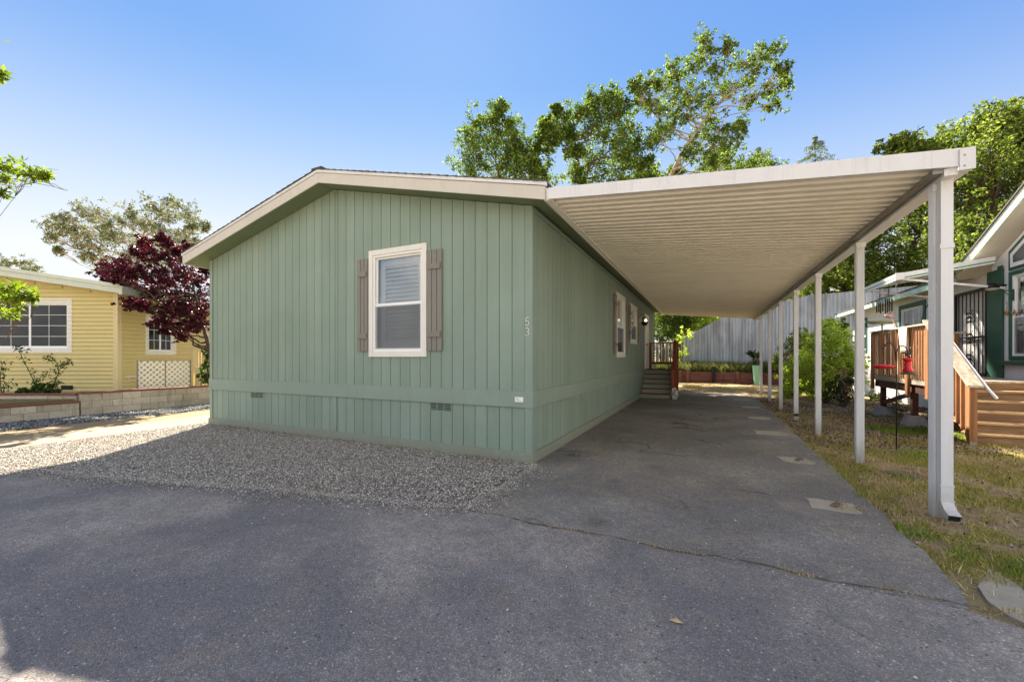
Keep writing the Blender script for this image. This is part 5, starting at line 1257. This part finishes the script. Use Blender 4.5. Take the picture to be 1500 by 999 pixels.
# deck and stair of the white house
dk = thing('deck', (4.9,12.3,0), 'raised wooden deck with slatted railing and stair before the white house', 'deck')
DX0, DX1, DY0, DY1 = 4.02, XW-.02, 10.78, 13.8
m = MB(); x = DX0
while x < DX1-.1: m.box(x, x+.135, DY0, DY1, .965, 1.0); x += .141
m.build('deck_floor', M['deckgrey'], dk)
m = MB(); m.box(DX0, DX0+.04, DY0, DY1, .69, .80); m.box(DX0+.0,DX0+.04,DY0,DY1,.802,.964); m.build('rim_board', M['darkbeam'], dk)
m = MB(); m.box(DX0-.04, DX0-.001, DY0, DY1, .87, .99); m.build('rim_board', M['deckgrey'], dk)
m = MB(); m.box(DX0,DX1,DY0-.002,DY0+.04,.76,.96); m.build('rim_board', M['darkbeam'], dk)
for (x, y) in ((DX0+.06,13.45),(DX0+.02,11.62),(DX1-.2,13.4)):
    m = MB(); m.box(x-.05,x+.05,y-.05,y+.05,.2,.69); pst = m.build('leg', M['darkbeam'], dk)
    m = MB(); s = .21
    m.add([(x-s,y-s,-.06),(x+s,y-s,-.06),(x+s,y+s,-.06),(x-s,y+s,-.06),(x-s*.6,y-s*.6,.2),(x+s*.6,y-s*.6,.2),(x+s*.6,y+s*.6,.2),(x-s*.6,y+s*.6,.2)], [(4,5,6,7),(0,1,5,4),(1,2,6,5),(2,3,7,6),(3,0,4,7)]); m.build('pier', M['pier'], pst, .02)
m = MB(); m.bar((DX0+.06,13.4,.3),(DX0+.05,11.7,.68),.05,.09); m.build('brace', M['darkbeam'], dk)
for y in (13.76, 11.7, 10.8):
    m = MB(); m.box(DX0-.09, DX0-.0415, y-.06, y+.06, .62, 2.08); m.build('rail_post', M['deckwood'], dk, .004)
def drail(a, b):
    m = MB(); m.box(DX0-.12, DX0+.03, a, b, 2.085, 2.12); m.build('rail_cap', M['deckgrey'], dk, .003)
    y = a+.10
    while y < b-.08:
        m = MB(); m.box(DX0-.062, DX0-.0415, y-.026, y+.026, .99, 2.08); m.build('baluster', M['deckwood'], dk, .003); y += .118
drail(10.74, 11.75); drail(11.752, 13.82)
m = MB(); m.box(DX0, DX1, DY1-.04, DY1, 2.03, 2.08); m.build('rail_cap', M['deckgrey'], dk)
y = DX0+.12
while y < DX1-.1:
    m = MB(); m.box(y-.04, y+.04, DY1-.03, DY1, .99, 2.03); m.build('baluster', M['deckwood'], dk); y += .13
# stairs
SX0, SX1 = 4.02, XW-.05; TR = .25; NR = 6; RH = 1.0/NR
for i in range(NR):
    ya = DY0 - (NR-1-i)*TR - .02
    m = MB(); m.box(SX0+.04, SX1, ya+.015, ya+.035, i*RH-.03, (i+1)*RH-.037); m.build('riser', M['deckrise'], dk, .003)
    if i < NR-1:
        m = MB(); m.box(SX0-.02, SX1, ya-.03, ya+.118, (i+1)*RH-.036, (i+1)*RH); m.box(SX0-.02, SX1, ya+.124, ya+TR-.001, (i+1)*RH-.036, (i+1)*RH); m.build('tread', M['decktread'], dk, .004)
m = MB(); m.prism([(SX0-.001,9.42,-.02),(SX0-.001,DY0-.1,.76),(SX0-.001,DY0-.1,.98),(SX0-.001,9.42,.16)], (.038,0,0)); m.build('stringer', M['deckwood'], dk)
ny = 9.36
m = MB(); m.box(SX0-.10, SX0-.004, ny-.05, ny+.05, .06, .95); m.build('newel_post', M['deckwood'], dk, .004)
m = MB(); m.box(SX0-.09, SX0-.01, ny-.045, ny+.045, -.04, .058); m.build('post_base', M['metalgray'], dk)
sl_ = (2.08-.97)/(10.8-ny)
m = MB(); m.prism([(SX0-.15,ny-.12,.951),(SX0-.15,10.8,.951+sl_*(10.8-ny+.12)),(SX0-.15,10.8,.986+sl_*(10.8-ny+.12)),(SX0-.15,ny-.12,.986)], (.19,0,0)); m.build('rail_cap', M['deckgrey'], dk, .003)
y = ny+.13
while y < 10.72:
    zt = .95+sl_*(y-ny+.09)-.04; zb_ = max(.12, 1.0-(DY0-.02-y)/TR*RH-.05)
    m = MB(); m.box(SX0-.07, SX0-.02, y-.02, y+.02, zb_, zt); m.build('baluster', M['deckwood'], dk, .002); y += .15
m = MB(); m.tube([(SX0+.12,10.75,2.0),(SX0+.12,9.3,.92),(SX0+.13,9.12,.80)], .022, 8); m.build('handrail', M['white'], dk, smooth=True)

# things on and around the deck
o = MB(); q = []
for i in range(9):
    t = i/8; 
    for j in range(5):
        s = j/4-.5; fold = .012*math.sin(j*3+i*.7)
        y = 11.72+s*.42*(1-.12*t)
        if t < .2: q.append((DX0-.125+.13*(1-t/.2)+fold*.2, y, 2.128))
        else: q.append((DX0-.128-fold, y, 2.128-(t-.2)*.75))
o.add(q, [(i*5+j, i*5+j+1, (i+1)*5+j+1, (i+1)*5+j) for i in range(8) for j in range(4)])
ob = o.build('draped_cloth', M['cloth'], None, smooth=True, origin=(DX0-.05,11.7,2.1)); sm = ob.modifiers.new('thick','SOLIDIFY'); sm.thickness = .008; tag(ob, 'pale cloth draped over the deck railing post', 'cloth')
fd = thing('tray_feeder', (DX0-.04,13.2,2.12), 'shallow pale green tray on a short stem on the deck railing', 'bird feeder')
m = MB(); m.lathe((DX0-.04,13.2,2.30), [(0,-.02),(.2,-.02),(.30,.04),(.31,.06),(.285,.06),(.19,.0),(0,.0)], 20); m.build('tray', M['palegreen'], fd, smooth=True)
m = MB(); m.tube([(DX0-.04,13.2,2.121),(DX0-.04,13.2,2.285)], .022, 8); m.build('stem', M['palegreen'], fd)
bw = thing('clay_bowl', (DX0-.04,12.55,2.12), 'small pinkish bowl on a bent wire above the deck railing', 'bowl')
m = MB(); m.lathe((DX0-.05,12.72,2.42), [(0,-.03),(.06,-.02),(.10,.05),(.09,.05),(.05,0),(0,-.01)], 14); m.build('bowl', M['pink'], bw, smooth=True)
m = MB(); m.tube([(DX0-.04,12.45,2.121),(DX0-.04,12.5,2.26),(DX0-.05,12.6,2.38),(DX0-.05,12.68,2.40)], .008, 6); m.tube([(DX0-.05,12.72,2.46),(DX0-.05,12.72,2.56)], .006, 5); m.build('wire', M['pink'], bw)
m = MB(); m.tube([(4.0,11.2,2.12),(3.98,11.05,2.35),(3.98,10.85,2.5)], .009, 5); ob = m.build('iron_hook', M['black'], None, origin=(4.0,11.2,2.12)); tag(ob, 'short black iron hook standing on the deck railing', 'hook')
# wind chimes hang from the awning
def chime(x, y, zt, tubes, label, L=.42):
    r = thing('wind_chime', (x,y,zt), label, 'wind chime', 'wind chimes under the awning')
    m = MB(); m.lathe((x,y,zt-.34), [(0,0),(.075,0),(.075,.02),(0,.02)], 14); m.build('disc', M['pier'], r)
    m = MB(); m.tube([(x,y,zt),(x,y,zt-.33)], .005, 4)
    for a in (0,2.1,4.2): m.tube([(x+.06*math.cos(a),y+.06*math.sin(a),zt-.33),(x,y,zt-.12)], .003, 4)
    m.build('cord', M['black'], r)
    for i in range(tubes):
        a = 6.283*i/tubes; m = MB(); l = L*(.75+.25*i/tubes); m.tube([(x+.06*math.cos(a),y+.06*math.sin(a),zt-.36),(x+.06*math.cos(a),y+.06*math.sin(a),zt-.36-l)], .014, 8); m.build('chime_tube', M['black'], r)
chime(4.06, 13.05, 3.25, 4, 'larger black tube wind chime with grey disc below the awning')
chime(4.06, 13.62, 3.22, 4, 'smaller black wind chime, left of the larger one', .3)
# shepherd hook with feeder and dish
sh = thing('shepherd_hook', (2.72,8.44,0), 'slim black shepherd hook pole in the grass before the deck', 'garden hook')
m = MB(); bx_, by_ = 2.72, 8.44
m.tube([(bx_,by_,-.05),(bx_,by_,1.5)]+[(bx_+.07-.07*math.cos(R(a)),by_,1.5+.13*math.sin(R(a))) for a in range(15,181,15)]+[(bx_+.14,by_,1.46),(bx_+.17,by_,1.45)], .008, 6)
m.tube([(bx_-.002,by_,1.35),(bx_-.02,by_,1.6),(bx_-.07,by_,1.69),(bx_-.13,by_,1.66),(bx_-.16,by_,1.58),(bx_-.19,by_,1.61)], .007, 6); m.build('pole', M['black'], sh, smooth=True)
hf = thing('hummingbird_feeder', (bx_+.14,by_,1.3), 'red hummingbird feeder hanging from the black shepherd hook', 'bird feeder')
c = (bx_+.14, by_, 1.21)
m = MB(); m.lathe(c, [(0,.0),(.05,.005),(.075,.02),(.06,.05),(.045,.075),(.05,.12),(.04,.16),(.055,.19),(.075,.205),(.06,.225),(0,.23)], 16); m.build('bottle', M['red'], hf, smooth=True)
m = MB(); m.lathe((c[0],c[1],c[2]-.03), [(0,0),(.08,.0),(.10,.015),(.08,.03),(0,.03)], 18); m.build('base', M['dgreen'], hf, smooth=True)
m = MB(); m.tube([(c[0],c[1],c[2]+.23),(c[0],c[1],1.455)], .004, 4); m.build('hanger', M['black'], hf)
rd = thing('dish_feeder', (bx_-.16,by_,1.2), 'flat red dish feeder beside the shepherd hook pole', 'bird feeder')
m = MB(); m.lathe((bx_-.16,by_,1.27), [(0,0),(.09,.0),(.15,.03),(.15,.045),(.05,.06),(0,.065)], 18); m.build('dish', M['red'], rd, smooth=True)
m = MB(); m.tube([(bx_-.16,by_,1.335),(bx_-.165,by_,1.575)], .003, 4); m.build('hanger', M['black'], rd)
m = MB(); m.prism([(5.3,9.0,-.01),(5.8,8.9,-.01),(5.85,9.2,.0),(5.35,9.28,0)], (0,0,.03)); ob = m.build('stepping_stone', M['paver'], None, .005, origin=(5.55,9.1,0)); tag(ob, 'reddish stepping stone at the bottom of the deck stair', 'paver')
m = MB(); m.prism([(4.5,8.75,-.012),(5.15,8.5,-.012),(5.2,8.62,-.012),(4.6,8.92,-.012)], (0,0,.02)); ob = m.build('stepping_stone', M['concrete'], None, .005, origin=(4.8,8.7,0)); tag(ob, 'pale concrete slab sunk in the grass before the deck stair', 'paver')

# bushes beside the white house
b = Vector((3.55,17.6,-.03)); tree('bush', 'tall lime green bush between carport posts and white house', 'bush', b, [b, b+Vector((0,0,.6)), b+Vector((.05,0,1.5))],
    cl([(1215,492,16),(1232,498,14),(1195,505,16),(1222,520,20),(1245,520,14),(1200,535,20),(1232,545,18),(1180,530,14),(1175,552,16),(1208,560,18),(1160,545,12),(1165,565,12),(1190,572,14),(1188,495,10),(1210,475,8),(1250,540,10),(1152,575,9)], 14.6, dz=.7), (.06,.12), 'lime', 'barkdark', .04, 'bushes beside the white house', 34, 32, twig=.005, sig=.4, limb=.6)
b = Vector((3.7,15.1,-.03)); tree('bush', 'low dark green shrub at the foot of the lime green bush', 'bush', b, [b, b+Vector((0,0,.25)), b+Vector((0,0,.6))],
    cl([(1215,568,12),(1235,565,13),(1225,580,14),(1245,580,10),(1208,583,9),(1240,558,9)], 12.7, dz=.35), (.04,.09), 'shrub', 'barkdark', .04, 'bushes beside the white house', 44, 12, twig=.005)
b = Vector((3.9,15.7,-.03)); tree('dry_plant', 'dry straw coloured plant beside the dark shrub', 'plant', b, [b, b+Vector((0,0,.4)), b+Vector((0,0,.8))], cl([(1236,545,9),(1230,552,8),(1243,550,7)], 13.2, dz=.2), (.04,.1), 'dryplant', 'bark', .015, None, 16, 9, twig=.004, wr=.25)
b = Vector((3.2,22,-.03)); tree('bush', 'blue green bush in the shade below the metal fence', 'bush', b, [b, b+Vector((0,0,.8)), b+Vector((0,0,1.6))], cl([(1165,505,12),(1175,495,12),(1155,515,12),(1168,525,14),(1150,530,12),(1140,525,10),(1235,480,8),(1225,478,7)], 19, dz=.6), (.07,.14), 'oakdark', 'barkdark', .05, 'bushes beside the white house', 34, 12, twig=.006)
b = Vector((4.9,14.6,-.03)); tree('low_plant', 'small yellow green plant at the base of the white wall', 'plant', b, [b, b+Vector((0,0,.1)), b+Vector((0,0,.2))], cl([(1283,577,5),(1290,582,5),(1276,582,4)], 12.6, dz=.2), (.04,.08), 'lime', 'barkdark', .01, None, 20, 7, twig=.003)

# ------------------------------------------------------------------ the back: timbers, fences, pot
tb = thing('timber_edging', (0,25.6,0), 'long red brown timber edging with short posts across the end of the yard', 'planter')
m = MB(); x = -3.2
while x < 6.0:
    L = 1.55+random.random()*.5
    for r in range(3): m.box(x, x+L-.01, 25.5+random.uniform(-.012,.012), 25.66, -.05+r*.22, -.05+r*.22+.212)
    x += L
m.build('board', M['timber'], tb, .008)
for x in (-2.6,-1.35,-.95,1.55,2.35,4.3):
    m = MB(); m.box(x-.07,x+.07,25.36,25.48,-.05,.66+(.12 if x == -.95 else 0)); m.build('post', M['timber'], tb, .006)
m = MB(); m.box(.30,.46,25.3,25.47,-.05,.92); bp_ = m.build('post', M['blackpost'], tb, .006); bp_['label'] = 'black tarred post'
mf = thing('metal_fence', (3,28,.5), 'tall weathered corrugated metal fence stepping up behind the timber edging', 'fence')
def mtop(x):
    pts = [(-1.35,2.75),(-.9,2.85),(-.6,3.05),(1.0,3.95),(3.2,4.45),(5.2,4.95),(9,5.1),(14,5.4)]
    for a, b2 in zip(pts[:-1], pts[1:]):
        if a[0] <= x <= b2[0]: return a[1]+(b2[1]-a[1])*(x-a[0])/(b2[0]-a[0])
    return pts[-1][1]
m = MB(); V = []; xs = np.arange(-1.35, 14, .034)
for x in xs:
    yy = 28+.028*math.sin(x*2*math.pi/.17) + (.05 if x < -.55 else 0); V += [(x,yy,.3),(x,yy,mtop(x)+.02*mnoise.noise((x*3,0,0)))]
m.add(V, [(2*i,2*i+2,2*i+3,2*i+1) for i in range(len(xs)-1)]); ob = m.build('sheet', M['corr'], mf); sm = ob.modifiers.new('thick','SOLIDIFY'); sm.thickness = .004
for x in (-1.4,-.62):
    m = MB(); m.box(x-.06,x+.06,28.08,28.2,.2,mtop(max(-1.3,x))+.05); m.build('post', M['metalgray'] if x > -1 else M['picket'], mf)
pf = thing('picket_fence', (-2.5,27.5,.4), 'weathered grey wooden fence of uneven pickets beyond the porch', 'fence')
m = MB(); x = -6.5
while x < -1.55:
    h = 2.45+random.uniform(-.12,.12); m.box(x, x+.085, 27.5, 27.52, .35+random.uniform(0,.05), h); x += .13+random.random()*.03
m.build('pickets', M['picket'], pf)
m = MB(); m.box(-6.5,-1.5,27.525,27.57,.8,.9); m.box(-6.5,-1.5,27.525,27.57,1.95,2.05); m.build('rail', M['picket'], pf)
pt = thing('tall_pot', (2.45,25.05,0), 'tall mint green woven planter before the timber edging', 'pot')
m = MB(); m.lathe((2.45,25.05,-.04), [(0,0),(.15,0),(.17,.3),(.21,.7),(.235,1.0),(.25,1.05),(.22,1.05),(.2,.95),(0,.93)], 20)
m.build('pot', M['potgreen'], pt)
m = MB()
for k in range(10): m.lathe((2.45,25.05,.05+k*.1), [(.152+k*.0088,0),(.166+k*.0088,.02),(.155+k*.0088,.04)], 20)
m.build('woven_band', M['potgreen'], pt)
b = Vector((2.45,25.05,.95)); tree('potted_plant', 'dark broad-leaved plant growing in the mint green pot', 'plant', b, [b, b+Vector((-.05,0,.3)), b+Vector((-.1,0,.5))], cl([(1105,520,5),(1110,524,5),(1101,517,4),(1112,518,4),(1107,530,4)], 22.6, dz=.15), (.1,.22), 'shrub', 'barkdark', .015, None, 14, 6, twig=.006)
bt = thing('bare_tree', (2.9,27.0,.5), 'thin bare branched little tree against the metal fence', 'tree')
m = MB(); Zb = 24.2
def br(pts, r): 
    q = [at(u,v,Zb) for u,v in pts]; m.tube(q, [r*(1-.75*i/(len(q)-1)) for i in range(len(q))], 5)
br([(1109,548),(1109,515),(1108,490),(1112,470),(1110,455)], .05); br([(1110,492),(1118,478),(1126,470),(1140,466),(1150,468)], .03); br([(1112,475),(1104,465),(1098,462)], .02); br([(1126,470),(1132,460),(1148,456)], .018)
br([(1114,520),(1128,497),(1140,490),(1153,478)], .03); br([(1128,497),(1150,497),(1165,490)], .02); br([(1109,500),(1102,492),(1097,490)], .015); br([(1140,466),(1146,474),(1156,478)], .015); br([(1110,462),(1116,455),(1118,450)], .015)
m.build('trunk', M['barkdark'], bt)
